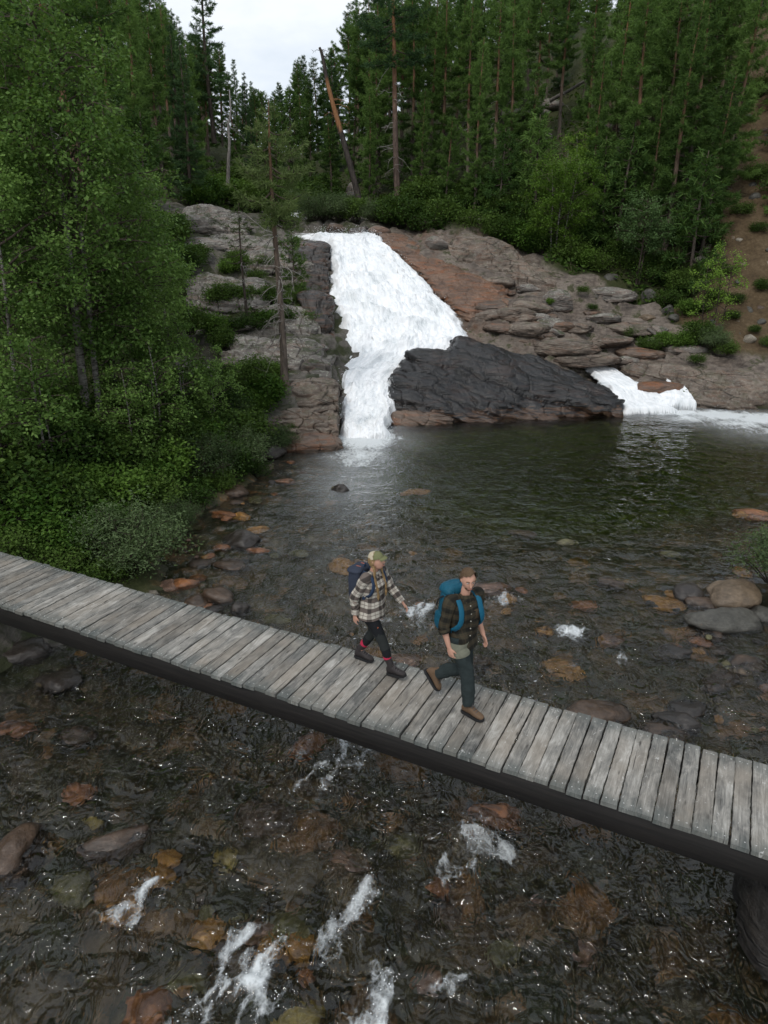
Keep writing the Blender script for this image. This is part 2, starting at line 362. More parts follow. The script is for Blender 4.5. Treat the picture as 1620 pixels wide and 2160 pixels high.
def water_mat():
    k = NT('stream_water'); c = k.pos(); foam = k.attr('foam'); rip = k.attr('riffle')
    w = k.mix(.14, c, k.noise(c, .8, 3, .5, 0, True))
    ridge = lambda f: k.math('SUBTRACT', 1, k.math('ABSOLUTE', k.math('MULTIPLY', k.math('SUBTRACT', f, .5), 4)))
    r1 = k.noise(k.mapping(w, (1, 1.5, 1)), 1.9, 1.5, .5, 1.8); r2 = ridge(k.noise(k.mapping(w, (1.5, 1, 1), (0, 0, .5)), 3.9, 1, .5, 1.6)); r3 = ridge(k.noise(k.mapping(w, (1, 1.7, 1), (0, 0, -.4)), 13, 1, .5, .8))
    h = k.math('ADD', k.math('MULTIPLY', r1, 1.0), k.math('ADD', k.math('MULTIPLY', r2, .24), k.math('MULTIPLY', r3, .012)))
    nm = k.bump(k.math('MULTIPLY', h, k.math('ADD', .04, k.math('MULTIPLY', rip, .96))), 1.0, .125)
    fr = k.n('ShaderNodeFresnel'); fr.inputs['IOR'].default_value = 1.44; k.put(fr.inputs['Normal'], nm)
    g = k.n('ShaderNodeBsdfGlossy'); g.inputs['Roughness'].default_value = .06; g.inputs['Color'].default_value = (1, 1, 1, 1); k.put(g.inputs['Normal'], nm)
    t = k.n('ShaderNodeBsdfRefraction'); t.inputs['Color'].default_value = (.97, .97, .96, 1); t.inputs['IOR'].default_value = 1.333; t.inputs['Roughness'].default_value = .0; k.put(t.inputs['Normal'], nm)
    wat = k.mixs(fr.outputs[0], t.outputs[0], g.outputs[0])
    w2 = k.mix(.10, w, k.noise(w, 3.5, 4, .6, 0, True)); lace = k.ramp(k.voro(w2, 9, 'DISTANCE_TO_EDGE'), [(.0, 1), (.16, 0)]); lace2 = k.ramp(k.voro(w2, 24, 'DISTANCE_TO_EDGE'), [(.0, 1), (.22, 0)])
    wf = k.mapping(w2, (1.0, .42, 1), (0, 0, -.35)); big = k.noise(wf, 3.0, 3, .6, .8)
    fn = k.math('ADD', k.math('MULTIPLY', big, .66), k.math('ADD', k.math('MULTIPLY', lace, .06), k.math('ADD', k.math('MULTIPLY', lace2, .05), k.math('MULTIPLY', k.noise(wf, 13, 3, .62, .8), .25))))
    fm = k.math('MULTIPLY', k.math('SUBTRACT', k.math('ADD', k.math('MULTIPLY', foam, .62), fn), .84), 3.4, clamp=True); fm = k.math('MULTIPLY', fm, .93)
    milk = k.math('MULTIPLY', k.attr('milk'), .55)
    fm = k.math('MAXIMUM', fm, k.math('MULTIPLY', milk, k.ramp(fn, [(.3, .45), (.7, 1)])))
    fo = k.pbr(k.mix(k.noise(c, 22, 4), (.62, .67, .68), (.88, .9, .91)), .5, k.bump(k.noise(c, 25, 5, .7), .8, .03), .4)
    va = k.n('ShaderNodeVolumeAbsorption'); va.inputs[0].default_value = (.40, .50, .10, 1); va.inputs['Density'].default_value = .58
    return k.done(k.mixs(fm, wat, fo), vol=va.outputs[0])
M['water'] = water_mat()
def fall_mat():
    k = NT('white_water'); c = k.pos(); th = k.attr('thin'); ed = k.attr('edge')
    fl = k.n('ShaderNodeCombineXYZ'); k.put(fl.inputs[0], k.attr('su')); k.put(fl.inputs[1], k.attr('sv')); f0 = fl.outputs[0]
    f1 = k.mix(.10, f0, k.noise(f0, 1.4, 4, .6, 0, True))
    n = k.noise(k.mapping(f1, (3.0, .55, 1)), 1.7, 5, .6, .6); n2 = k.noise(k.mapping(f1, (3.0, .6, 1)), 6, 5, .64, .5); big = k.noise(k.mapping(f1, (1, .8, 1)), .9, 4, .6, .6)
    gap = k.math('MULTIPLY', k.math('SUBTRACT', k.math('ADD', th, k.math('MULTIPLY', n, .75)), .80), 3.5, clamp=True)
    sh = k.math('ADD', k.math('MULTIPLY', n, .40), k.math('ADD', k.math('MULTIPLY', n2, .20), k.math('MULTIPLY', big, .40)))
    col = k.ramp(sh, [(.36, (.50, .54, .56)), (.46, (.80, .825, .84)), (.55, (.93, .94, .95))])
    col = k.mix(gap, col, k.mix(n2, (.11, .11, .10), (.40, .39, .36)))
    al = k.math('MULTIPLY', k.math('SUBTRACT', k.math('ADD', ed, k.math('ADD', k.math('MULTIPLY', n2, .8), k.math('MULTIPLY', n, .3))), .74), 2.2, clamp=True)
    al = k.math('SUBTRACT', al, k.math('MULTIPLY', gap, .55), clamp=True)
    t = k.n('ShaderNodeBsdfTransparent')
    return k.done(k.mixs(al, t.outputs[0], k.pbr(col, .55, k.bump(k.math('ADD', n, k.math('MULTIPLY', n2, .3)), .3, .08), .3)))
M['fall'] = fall_mat()
M['spray'] = plain('water_spray', (.9, .92, .93), .4)

def plank_mat():
    k = NT('weathered_plank'); c = k.coord('Object'); r = k.orand()
    off = k.n('ShaderNodeCombineXYZ'); k.put(off.inputs[0], k.math('MULTIPLY', r, 37)); k.put(off.inputs[1], k.math('MULTIPLY', r, 91))
    v = k.n('ShaderNodeVectorMath', operation='ADD'); k.put(v.inputs[0], c); k.put(v.inputs[1], off.outputs[0]); v = v.outputs[0]
    grain = k.noise(k.mapping(v, (2.2, 38, 8)), 1.6, 6, .7, .5); blot = k.noise(k.mapping(v, (2.2, 6, 3)), 1.4, 5, .62, .8)
    f = k.math('ADD', k.math('MULTIPLY', grain, .42), k.math('ADD', k.math('MULTIPLY', blot, .58), k.math('MULTIPLY', k.math('SUBTRACT', r, .5), .17)))
    col = k.ramp(f, [(.28, (.035, .036, .034)), (.42, (.13, .127, .117)), (.55, (.27, .255, .228)), (.70, (.50, .48, .44))])
    warm = k.ramp(k.noise(v, .9, 3), [(.45, 0), (.65, .5)]); col = k.mix(warm, col, (.27, .225, .175))
    ax = k.math('ABSOLUTE', k.sep(c)[0])
    e = k.math('MULTIPLY', k.math('SUBTRACT', k.math('ADD', ax, k.math('MULTIPLY', k.noise(v, 3.5, 5, .65, .6), .55)), .68), 4.0, clamp=True)
    col = k.mix(k.math('MULTIPLY', e, .72), col, k.mix(grain, (.035, .045, .042), (.14, .155, .145)))
    kn = k.ramp(k.voro(k.mapping(v, (1.5, 5.5, 1)), 1.5), [(.05, 1), (.13, 0)]); col = k.mix(k.math('MULTIPLY', kn, .85), col, (.035, .03, .025))
    ck = k.ramp(k.noise(k.mapping(v, (1.0, 30, 1)), 1.1, 2, .4), [(.27, 1), (.31, 0)]); col = k.mix(k.math('MULTIPLY', ck, .8), col, (.025, .022, .02))
    ps = k.sep(c); nx = k.math('SUBTRACT', k.math('ABSOLUTE', ps[0]), .575); ny = k.math('SUBTRACT', k.math('ABSOLUTE', ps[1]), .036)
    nd = k.math('SQRT', k.math('ADD', k.math('MULTIPLY', nx, nx), k.math('MULTIPLY', ny, ny))); col = k.mix(k.ramp(k.math('MULTIPLY', nd, 10), [(.05, 1), (.075, 0)]), col, (.5, .5, .48))
    sp = k.math('MULTIPLY', k.ramp(k.noise(k.mapping(v, (5, 9, 1)), 2.2, 5, .7, 1.5), [(.62, 0), (.70, 1)]), .75); col = k.mix(sp, col, (.60, .59, .56))
    return k.done(k.pbr(col, .62, k.bump(k.math('SUBTRACT', grain, k.math('MULTIPLY', ck, .8)), .5, .008), .35))
M['plank'] = plank_mat()
def beam_mat():
    k = NT('dark_beam'); c = k.coord('Object')  # near-black wood tone, streaked along the beam
    n = k.noise(k.mapping(c, (.6, 8, 14)), 2, 6, .65)
    return k.done(k.pbr(k.ramp(n, [(.3, (.006, .0055, .005)), (.7, (.020, .017, .015))]), .7, k.bump(n, .5, .01), .3))
M['beam'] = beam_mat()
M['nail'] = plain('nail_steel', (.45, .45, .43), .5)

def cloth(name, build, rough=.9, wr=.5, sc=14):
    k = NT(name); col = build(k); n = k.noise(k.mapping(k.coord('Object'), (1, 1, .7)), sc, 4, .6, .8)
    return k.done(k.pbr(col, rough, k.bump(n, wr, .03), .2))
def plaid(k, base, dk, mid, lt, per):
    uv = k.sep(k.coord('UV')); 
    def tri(u, ph, w0, w1):
        f = k.math('FRACT', k.math('ADD', k.math('DIVIDE', u, per), ph)); d = k.math('ABSOLUTE', k.math('SUBTRACT', f, .5))
        return k.ramp(d, [(w0, 1), (w1, 0)])
    hb, vb = tri(uv[1], 0, .2, .24), tri(uv[0], .2, .17, .21)
    col = k.mix(k.math('MULTIPLY', vb, .55), base, mid); col = k.mix(k.math('MULTIPLY', hb, .88), col, k.mix(vb, mid, dk))
    l1, l2 = tri(uv[1], .5, .02, .05), tri(uv[0], .7, .02, .05)
    col = k.mix(k.math('MULTIPLY', l1, .7), col, lt); return k.mix(k.math('MULTIPLY', l2, .5), col, lt)
M['shirt_w'] = cloth('cream_and_brown_plaid', lambda k: plaid(k, (.50, .46, .39), (.022, .016, .015), (.085, .062, .055), (.12, .095, .085), .135))
M['shirt_m'] = cloth('dark_olive_plaid', lambda k: plaid(k, (.046, .039, .025), (.010, .0095, .008), (.02, .018, .013), (.06, .042, .026), .115))
M['trouser_m'] = cloth('dark_teal_trousers', lambda k: k.mix(k.noise(k.coord('Object'), 3, 4), (.016, .023, .023), (.034, .044, .044)), wr=1.0, sc=9)
M['trouser_patch'] = cloth('sage_trouser_panel', lambda k: k.mix(k.noise(k.coord('Object'), 9, 3), (.15, .15, .11), (.2, .2, .15)), wr=.7)
M['tights'] = cloth('black_trekking_tights', lambda k: (.011, .012, .014), .8, .4)
M['tights_panel'] = cloth('grey_knee_panel', lambda k: (.024, .027, .026), .85, .4)
M['boot_dark'] = plain('dark_boot_leather', (.026, .021, .021), .7, 30, .3); M['boot_brown'] = plain('brown_boot_leather', (.12, .072, .04), .75, 25, .3)
M['sole'] = plain('black_rubber', (.014, .014, .015), .8); M['sock_red'] = plain('red_sock', (.42, .02, .06), .9); M['lace'] = plain('lace', (.08, .07, .07), .8)
M['pack_teal'] = cloth('teal_nylon', lambda k: k.mix(k.noise(k.coord('Object'), 5, 3), (.006, .06, .10), (.011, .10, .155)), .55, .9, 12)
M['pack_navy'] = cloth('navy_canvas', lambda k: k.mix(k.noise(k.coord('Object'), 5, 3), (.024, .03, .048), (.042, .05, .072)), .75, .8, 10)
M['strap_teal'] = cloth('teal_strap', lambda k: (.008, .09, .15), .6, .3); M['strap_navy'] = cloth('navy_strap', lambda k: (.026, .045, .085), .7, .3)
M['webbing'] = plain('black_webbing', (.015, .015, .016), .7); M['orange_trim'] = plain('orange_trim', (.55, .14, .05), .7)
M['skin'] = cloth('skin', lambda k: k.mix(k.noise(k.coord('Object'), 9, 3), (.44, .235, .165), (.54, .31, .225)), .5, .1)
M['hair_m'] = cloth('light_brown_hair', lambda k: k.mix(k.noise(k.mapping(k.coord('Object'), (9, 9, 2)), 9, 4), (.045, .028, .015), (.17, .108, .062)), .6, .8, 40)
M['hair_w'] = cloth('blonde_hair', lambda k: k.mix(k.noise(k.mapping(k.coord('Object'), (6, 6, 6)), 12, 4), (.15, .09, .04), (.40, .27, .13)), .6, .8, 40)
M['beard'] = plain('beard', (.17, .09, .05), .9, 60, .4); M['eye'] = plain('eye', (.03, .025, .02), .3); M['eye_white'] = plain('eye_white', (.6, .57, .54), .4)
M['lip'] = plain('lip', (.34, .14, .11), .5); M['teeth'] = plain('teeth', (.7, .68, .62), .4); M['brow'] = plain('brow', (.12, .075, .045), .9)
M['cap_green'] = cloth('olive_cap', lambda k: (.15, .155, .075), .9, .3); M['cap_mesh'] = cloth('beige_cap', lambda k: (.46, .40, .29), .9, .3)
M['button'] = plain('button', (.5, .48, .42), .4)
# ------------------------------------------------------------------ the lie of the land: surveyed points (x, y, z, kind)
W = lambda x, y: -.03*np.maximum(0, 14-np.asarray(y, float))       # level of the stream
CPT = []
def cw(kind, *pts):
    for p in pts: CPT.append((p[0], p[1], p[2], kind))
def cp(kind, *pts):
    for p in pts: q = P(*p); CPT.append((q[0], q[1], q[2], kind))
cw('B', (-8, 1, -.62), (-4, 1, -.62), (0, 1, -.64), (4, 1, -.66), (8, 1, -.6), (-5.5, 4.5, -.5), (-2, 4.5, -.53), (2, 4.5, -.58), (4.6, 4.2, -.75),
   (-5, 7.5, -.42), (-2, 7.5, -.45), (1.5, 7.5, -.44), (5, 7.5, -.38), (-3.6, 11, -.28), (0, 11, -.33), (3.5, 11, -.32), (6.5, 11, -.24),
   (-2.8, 14, -.28), (0, 14, -.34), (3.5, 14, -.45), (7, 14, -.34), (-2.6, 17, -.5), (1, 17, -.85), (4, 17, -1.2), (8, 17, -.9),
   (-1.8, 20, -.6), (1, 20, -1.3), (5, 20, -1.9), (10, 20, -1.7), (13, 19, -.8), (0, 24, -1.1), (3, 24, -1.8), (8, 24, -2), (12, 24, -1.7), (15.5, 22, -.7), (16, 26, -.6),
   (3, 26.4, -1.2), (6, 26.4, -1.4), (10, 27, -1.4), (13, 27.5, -1.0))
cw('B', (10.2, 29.2, -.6), (11.5, 28.3, -.9), (9.6, 28.2, -.9))
cw('B', (14.2, 28.0, -.7), (15.4, 27.6, -.7), (16.8, 27.2, -.7), (14, 28.7, -.35), (12.8, 28.6, -.4))
cp('B', (1400, 880, 28.0), (1500, 890, 28.2))
# left shore and bank
cw('R', (-1.9, 24.2, .05), (-3.1, 22.6, .05), (-3.8, 21, .1))
cw('V', (-4.3, 18.6, .05), (-5, 16.8, .05), (-5.3, 15, .05), (-4.9, 13, .05), (-8.4, 10.8, 1.2),
   (-6.5, 17, .8), (-9, 17, 1.5), (-13, 17, 2.6), (-7, 14, .6), (-8.5, 12, 1.2), (-12, 12, 1.8), (-10, 8, 1.4), (-14, 6, 2.2), (-10, 4, 1.2), (-6, 20, 1.1), (-9, 21, 1.9),
   (-4.6, 21.8, .55), (-8, 25, 2.5), (-12, 25, 3.6), (-18, 24, 6.5), (-26, 25, 11), (-22, 15, 6.5), (-32, 18, 14), (-20, 8, 4.5), (-30, 5, 9), (-16, 18, 4.2), (-45, 40, 30), (-60, 20, 34))
cw('R', (-6.3, 10.5, .12), (-7.2, 8, .25), (-8.1, 5, .3))
cp('R', (600, 800, 25), (650, 860, 24.6), (690, 865, 25.3), (560, 870, 24), (700, 905, 24.6), (690, 528, 41.3), (600, 510, 42), (480, 452, 44), (400, 452, 43), (520, 560, 38), (640, 600, 37.2),
   (688, 612, 37.2), (450, 600, 35), (690, 645, 35), (480, 690, 31), (600, 715, 30), (692, 735, 29.8), (600, 795, 26.4), (695, 800, 27.6), (430, 770, 28.5))
cp('V', (560, 660, 33), (480, 800, 27.5), (430, 840, 26), (300, 700, 29), (400, 640, 34))
# under the fall
cp('R', (600, 497, 45), (720, 497, 44), (740, 520, 41.5), (790, 570, 39.2), (810, 630, 36.6), (850, 690, 34), (850, 745, 31.7), (780, 805, 29), (765, 865, 26.6), (765, 915, 24.8))
CPT[-10:] = [(a, b, c-.55, d) for a, b, c, d in CPT[-10:]]
cp('R', (625, 470, 50), (700, 478, 49), (780, 480, 48), (622, 452, 56), (860, 490, 46))
# right slabs
cp('R', (830, 497, 43.3), (900, 535, 40.5), (960, 602, 38), (1010, 655, 35.8), (1000, 500, 44), (1100, 540, 42), (1190, 592, 39), (1100, 625, 37.5), (1200, 662, 36), (1100, 690, 34),
   (1250, 620, 38), (1340, 662, 36.5), (1440, 722, 34), (1300, 722, 34), (1215, 768, 32.4), (1120, 742, 33), (1560, 782, 31), (1640, 802, 30.2), (1420, 765, 32), (1480, 800, 30.4), (1800, 830, 30))
cw('R', (3, 30, -.3), (6, 30, -.3), (8.6, 30, -.2), (17.5, 24, .6), (11.4, 30.2, .25))
cp('R', (1245, 785, 32.2), (1290, 822, 30.2))
CPT[-2:] = [(a, b, c-.55, d) for a, b, c, d in CPT[-2:]]
# scree
cp('S', (1540, 702, 34), (1630, 702, 34), (1600, 560, 38), (1570, 450, 41.5), (1630, 300, 47), (1720, 600, 36), (1630, 100, 56), (1850, 400, 40), (1480, 645, 36.5), (1560, 600, 37))
cw('S', (23, 26, 3))
# right shore beside the frame
cw('V', (10.8, 14, .3), (12.5, 14, 1.1), (13.5, 17.5, .5), (12, 11, .9), (9.3, 8, .3), (8.2, 5, .35), (12, 6, 1.6), (20, 14, 4.5), (20, 20, 4), (9, 2, .6), (25, 10, 8), (34, 20, 15))
# right hillside
cp('V', (1190, 562, 41), (1340, 602, 39), (1000, 472, 46), (1100, 502, 45), (870, 462, 50), (1250, 450, 47), (1400, 450, 44), (1300, 300, 56), (1150, 220, 67), (1000, 300, 66), (900, 380, 60),
   (1450, 250, 53), (1300, 100, 72), (1100, 80, 86), (950, 150, 90), (830, 402, 60), (740, 422, 62), (740, 330, 98), (600, 345, 110), (600, 335, 160), (500, 350, 90), (640, 425, 66), (560, 432, 60),
   (480, 402, 58), (420, 412, 52), (340, 332, 62), (200, 332, 55), (100, 402, 42), (300, 150, 95), (100, 150, 72), (0, 300, 50), (450, 300, 112), (-300, 300, 45), (-200, 100, 80), (300, 480, 40),
   (330, 560, 35), (200, 600, 32), (1440, 604, 38.5), (900, 240, 120), (1500, 0, 75))
cw('V', (0, 260, 27), (100, 250, 50), (-100, 250, 48), (150, 120, 90), (-130, 120, 66), (60, 100, 44), (70, 60, 42), (90, 180, 60), (-60, 180, 34), (50, 200, 36), (10, 180, 23), (200, 300, 90), (-200, 300, 85), (0, 400, 30), (-30, 120, 20), (20, 130, 21), (-12, 150, 20), (-50, 110, 30))
_cx = np.array([c[:3] for c in CPT]); _ck = np.array([c[3] for c in CPT])
def _phi(d): return np.sqrt(d*d+.8)
def _fit():
    n = len(_cx); A = _phi(np.linalg.norm(_cx[:, None, :2]-_cx[None, :, :2], axis=-1)); A[np.arange(n), np.arange(n)] += -.02
    Q = np.hstack([np.ones((n, 1)), _cx[:, :2]]); K = np.zeros((n+3, n+3)); K[:n, :n] = A; K[:n, n:] = Q; K[n:, :n] = Q.T
    return np.linalg.solve(K, np.concatenate([_cx[:, 2], np.zeros(3)]))
_w = _fit()
def land(xy):
    """smooth ground height and kind masks"""
    xy = np.atleast_2d(np.asarray(xy, float)); out = np.zeros(len(xy)); ms = {k: np.zeros(len(xy)) for k in 'BRVS'}
    for s in range(0, len(xy), 20000):
        q = xy[s:s+20000]; d = np.linalg.norm(q[:, None]-_cx[None, :, :2], axis=-1)
        out[s:s+20000] = _phi(d)@_w[:-3]+_w[-3]+q@_w[-2:]
        iw = 1/(d*d+.15)**2; iw /= iw.sum(1, keepdims=True)
        for k in 'BRVS': ms[k][s:s+20000] = iw[:, _ck == k].sum(1)
    return out, ms
def detail(xy):
    z, ms = land(xy); p3 = np.column_stack([xy, z*0])
    e = fbm(p3*.6, 4, 3)*.25
    rock = sstep(.42, .6, ms['R']+e*.8); scree = sstep(.42, .58, ms['S']+e)
    w = W(xy[:, 0], xy[:, 1]); bed = sstep(.10, -.06, z-w)*(1-sstep(31, 33, xy[:, 1])); rock = rock*(1-bed*.8)
    d = np.hypot(xy[:, 0], xy[:, 1])
    # rock: terraces on tilted layers
    lay = (z+.10*xy[:, 0]-.05*xy[:, 1]+fbm(p3*.35, 4, 11)*.55+fbm(p3*1.4, 3, 12)*.12)/.42
    fr = lay-np.floor(lay); ter = (sstep(.55, .95, fr)-fr)*.42
    zr = ter*1.15+fbm(p3*1.1, 5, 21)*.18
    d1, d2, cid = worley(xy*np.array([.42, .75])+fbm(p3*.6, 4, 5)[:, None]*.8, 3)
    zr += (cid-.5)*.34-.22*sstep(.07, .0, d2-d1)*(cid > .35)
    zs = fbm(p3*.9, 5, 31)*.22; c1, c2, cid0 = worley(xy*2.2, 41); zs += np.maximum(0, .32-c1)*.5*(cid0 > .5)
    zv = fbm(p3*.35, 4, 51)*.35+fbm(p3*1.6, 3, 52)*.10
    # cobbles on the bed, two sizes
    wv = xy+np.column_stack([fbm(p3*1.2, 3, 61), fbm(p3*1.2, 3, 62)])*.3
    a1, a2, ida = worley(wv*1.55, 71); b1, b2, idb = worley(wv*3.6, 72)
    hb = np.sqrt(np.maximum(0, .30-a1**2))*.55*(ida > .25)*(.5+ida)*.42; hs = np.sqrt(np.maximum(0, .28-b1**2))*.16
    big = hb > .07; cell = np.where(big, ida*.97, idb); zb = np.maximum(hb, hs)-.08+fbm(p3*3, 3, 63)*.04
    out = z+(1-bed)*(rock*zr+scree*(1-rock)*zs+(1-rock)*(1-scree)*zv*np.clip(d/12, .3, 2.2))+bed*zb
    deep_green = sstep(-.7, -1.4, z-w)  # bed turns olive green with depth below the stream level
    return out, dict(mossy=sstep(1.0, -1.0, xy[:, 0]), rock=rock, scree=scree*(1-rock), bed=bed, cell=cell, deep_green=deep_green, rusty=sstep(3, 1.0, np.abs(xy[:, 0]-(.5+.0*xy[:, 1])) )*.7*0+sstep(.5, 2.5, xy[:, 0])*sstep(10, 5, xy[:, 0])*.6+.12)
def gz(x, y): return float(land([[x, y]])[0][0])
def gzd(x, y): return float(detail(np.array([[x, y]], float))[0][0])
def spot(px, D, dz=0.0):
    """ground point D metres ahead on the bearing of px"""
    z = 2.0
    for _ in range(8): x = X(px, D, z); z = gz(x, D)
    return np.array([x, D, z+dz])
def fan(r0, r1, dr, a0, a1, da, oy=-3.0):
    nr = int(math.log(r1/r0)/dr)+1; na = int((a1-a0)/da)+1
    r = r0*np.exp(np.linspace(0, math.log(r1/r0), nr)); a = np.radians(np.linspace(a0, a1, na))
    xy = np.stack([r[:, None]*np.sin(a), r[:, None]*np.cos(a)+oy], -1).reshape(-1, 2)
    i = np.arange(nr-1)[:, None]*na+np.arange(na-1)[None]
    return xy, np.stack([i, i+1, i+na+1, i+na], -1).reshape(-1, 4)[:, ::-1], nr, na

xy, fq, nr, na = fan(4, 420, .0062, -66, 66, .23)
z, at = detail(xy)
mb = MB(); mb.add(np.column_stack([xy, z]), fq[:, ::-1])
g = mb.build('ground', M['ground'], attrs=at); tag(g, 'rocky stream bed rising into mossy banks and steep wooded valley sides', 'ground', kind='structure')

# ------------------------------------------------------------------ water
# stones in the stream: px, py, half size across (m), depth, height, how far the top stands above the water, material, label
STN = [(508, 1133, .46, .34, .26, .20, 'st_dark', 'dark brown stone with a rusty right side near the left shore'), (470, 1150, .2, .15, .12, .05, 'st_rust', 'small rusty stone beside the dark brown stone'), (545, 1158, .26, .16, .12, .06, 'st_rust', 'broken reddish stone in front of the dark brown stone'), (480, 1185, .36, .26, .16, .07, 'st_brown', 'flat brown stone nearer the bridge than the dark one'),
       (440, 1172, .16, .14, .10, .05, 'st_orange', 'little orange stone left of the flat brown stone'), (718, 1028, .27, .22, .24, .17, 'st_dark', 'lone small black stone in mid stream below the fall'), (600, 1012, .3, .2, .15, .04, 'st_rust', 'reddish stone by the left bushes'), (470, 1080, .5, .22, .16, .05, 'st_rust', 'long rusty stone lying at the left shore'),
       (1540, 1243, .62, .46, .36, .30, 'st_tan', 'large rounded tan boulder at the right of the stream'), (1532, 1297, .74, .36, .30, .26, 'st_grey', 'wide flat topped dark grey boulder in front of the tan boulder'), (1452, 1243, .3, .3, .26, .18, 'st_dark', 'dark angular stone left of the tan boulder'), (1485, 1266, .36, .2, .16, .10, 'st_brown', 'brown stone wedged between the tan and grey boulders'),
       (1500, 1332, .3, .2, .14, .06, 'st_brown', 'low brown stone in front of the grey boulder'), (1610, 1290, .3, .3, .2, .12, 'st_grey', 'grey stone at the right picture edge beside the flat boulder'), (1425, 1512, .32, .18, .14, .09, 'st_dark', 'oval dark stone just beyond the bridge on the right'), (1268, 1497, .5, .3, .22, .12, 'st_brown', 'broad brown stone touching the far edge of the bridge'), (1450, 1490, .34, .2, .12, .05, 'st_dark', 'dark stone behind the oval stone'),
       (1400, 1540, .34, .2, .14, .06, 'st_brown', 'brown stone at the deck edge below the oval stone'), (1590, 1080, .5, .3, .2, .08, 'st_rust', 'reddish stone in the shallow at the right edge'), (1560, 1082, .25, .2, .12, .05, 'st_orange', 'orange stone left of the reddish shallow stone'), (1575, 1395, .32, .22, .2, .09, 'st_brown', 'rough brown stone near the right edge above the deck'), (1560, 1410, .18, .14, .12, .05, 'st_tan', 'small tan stone below the rough brown stone'),
       (1420, 1370, .36, .2, .12, .03, 'st_dark', 'dark stone awash left of the rough brown stone'), (1520, 1432, .42, .2, .12, .02, 'st_brown', 'long brown stone awash at the lower right'), (1290, 1345, .24, .16, .12, .03, 'st_pink', 'pinkish stone beside the foam on the right'), (1290, 1225, .3, .18, .12, .05, 'st_brown', 'brown stone breaking the surface beyond the foam'), (1195, 1140, .25, .16, .14, .08, 'st_olive', 'olive stone with a wake in the riffle beyond the man'),
       (250, 1768, .32, .17, .16, .08, 'st_brown', 'flat brown rock with a dark undercut in the lower left stream'), (18, 1795, .26, .30, .22, .16, 'st_brown', 'mottled boulder at the left picture edge below the bridge'), (455, 1248, .42, .26, .22, .14, 'st_brown', 'brown angular stone just beyond the bridge on the left'), (505, 1278, .2, .16, .18, .14, 'st_dark', 'square dark stone at the far deck edge'), (385, 1228, .34, .22, .18, .10, 'st_rust', 'rusty stone under the willow bush by the bridge'),
       (415, 1262, .3, .2, .14, .06, 'st_brown', 'low brown stone between the bush and the deck'), (320, 1250, .16, .12, .10, .06, 'st_pale', 'small pale stone at the deck edge under the bush'), (440, 1285, .26, .16, .12, .06, 'st_dark', 'wet dark stone at the deck edge'),
       (30, 1530, .34, .2, .16, .04, 'st_rust', 'rusty flat stone at the left edge under the bridge'), (160, 1540, .3, .18, .14, .03, 'st_brown', 'brown stone in the bridge shade'), (1030, 1235, .46, .24, .16, .03, 'st_pink', 'salmon coloured slab behind the man'), (875, 1035, .45, .22, .14, -.02, 'st_orange', 'orange slab awash at the edge of the pool'),
       (1150, 1325, .2, .15, .12, .03, 'st_orange', 'small orange stone at the left of the foam'), (1180, 1400, .27, .2, .12, -.04, 'st_orange', 'orange stone under clear water right of the man'), (1280, 1346, .22, .16, .12, -.03, 'st_orange', 'orange stone under the foam tail'), (845, 1385, .42, .22, .14, -.10, 'st_pink', 'pink slab under the water between the two hikers'), (1105, 1120, .36, .2, .14, -.02, 'st_tan', 'tan slab awash in the middle riffle'),
       (340, 1845, .155, .15, .15, -.06, 'st_orange', 'round orange boulder under the water at the lower left'), (262, 1912, .19, .14, .14, .02, 'st_orange', 'orange brown boulder breaking the surface in white foam'), (310, 2108, .185, .16, .16, -.08, 'st_rust', 'angular orange red boulder at the bottom left'), (478, 1798, .12, .11, .10, -.10, 'st_yellow', 'yellow stone under water right of the undercut rock'), (195, 1728, .1, .07, .08, -.03, 'st_yellow', 'small yellow stone left of the undercut rock'),
       (445, 1938, .20, .15, .12, -.12, 'st_orange', 'ochre boulder under water right of the foaming one'), (545, 1958, .16, .12, .12, -.12, 'st_pink', 'pink tinged stone beside the ochre boulder'), (635, 1993, .17, .13, .12, -.05, 'st_orange', 'orange stone just above the big foam patch'), (565, 1990, .12, .1, .1, -.04, 'st_orange', 'small orange stone on the crest of the big foam patch'), (625, 2140, .23, .15, .14, -.08, 'st_yellow', 'yellow boulder at the bottom edge right of the foam'),
       (645, 2055, .07, .06, .07, -.04, 'st_rust', 'little rusty stone right of the big foam patch'), (490, 1990, .2, .12, .1, -.14, 'st_brown', 'brown stone under water above the big foam patch'), (600, 1940, .22, .16, .12, -.16, 'st_olive', 'olive stone under the water in the centre bottom'), (850, 1770, .2, .13, .12, -.10, 'st_olive', 'pale olive stone under the bridge span'), (740, 1800, .22, .14, .12, -.14, 'st_pink', 'pink stone under dark water below the span'),
       (1050, 1712, .24, .14, .14, .0, 'st_rust', 'rust coloured stone under the near beam'), (650, 1560, .3, .18, .14, .0, 'st_rust', 'reddish stone in the shade beneath the beam'), (165, 1665, .24, .14, .12, .0, 'st_rust', 'orange flecked flat stone at the left below the bridge'), (150, 1860, .24, .16, .1, -.06, 'st_olive', 'olive brown stone under ripples at the left'), (1060, 1990, .16, .12, .1, -.14, 'st_olive', 'dim olive stone at the lower right'), (905, 2050, .1, .08, .08, -.14, 'st_pink', 'dim pink stone at the bottom centre'),
       (1120, 1655, .26, .16, .1, -.06, 'st_pink', 'pinkish slab at the edge of the near beam'), (400, 2060, .18, .13, .1, -.14, 'st_olive', 'olive stone left of the big foam patch'), (40, 1370, .5, .4, .3, .2, 'st_dark', 'dark boulder on the left bank in the bridge shadow'), (120, 1430, .4, .3, .22, .12, 'st_dark', 'dark wet stone at the left bank foot under the bridge'), (560, 1710, .3, .18, .1, -.12, 'st_brown', 'brown slab deep in the shade of the bridge')]
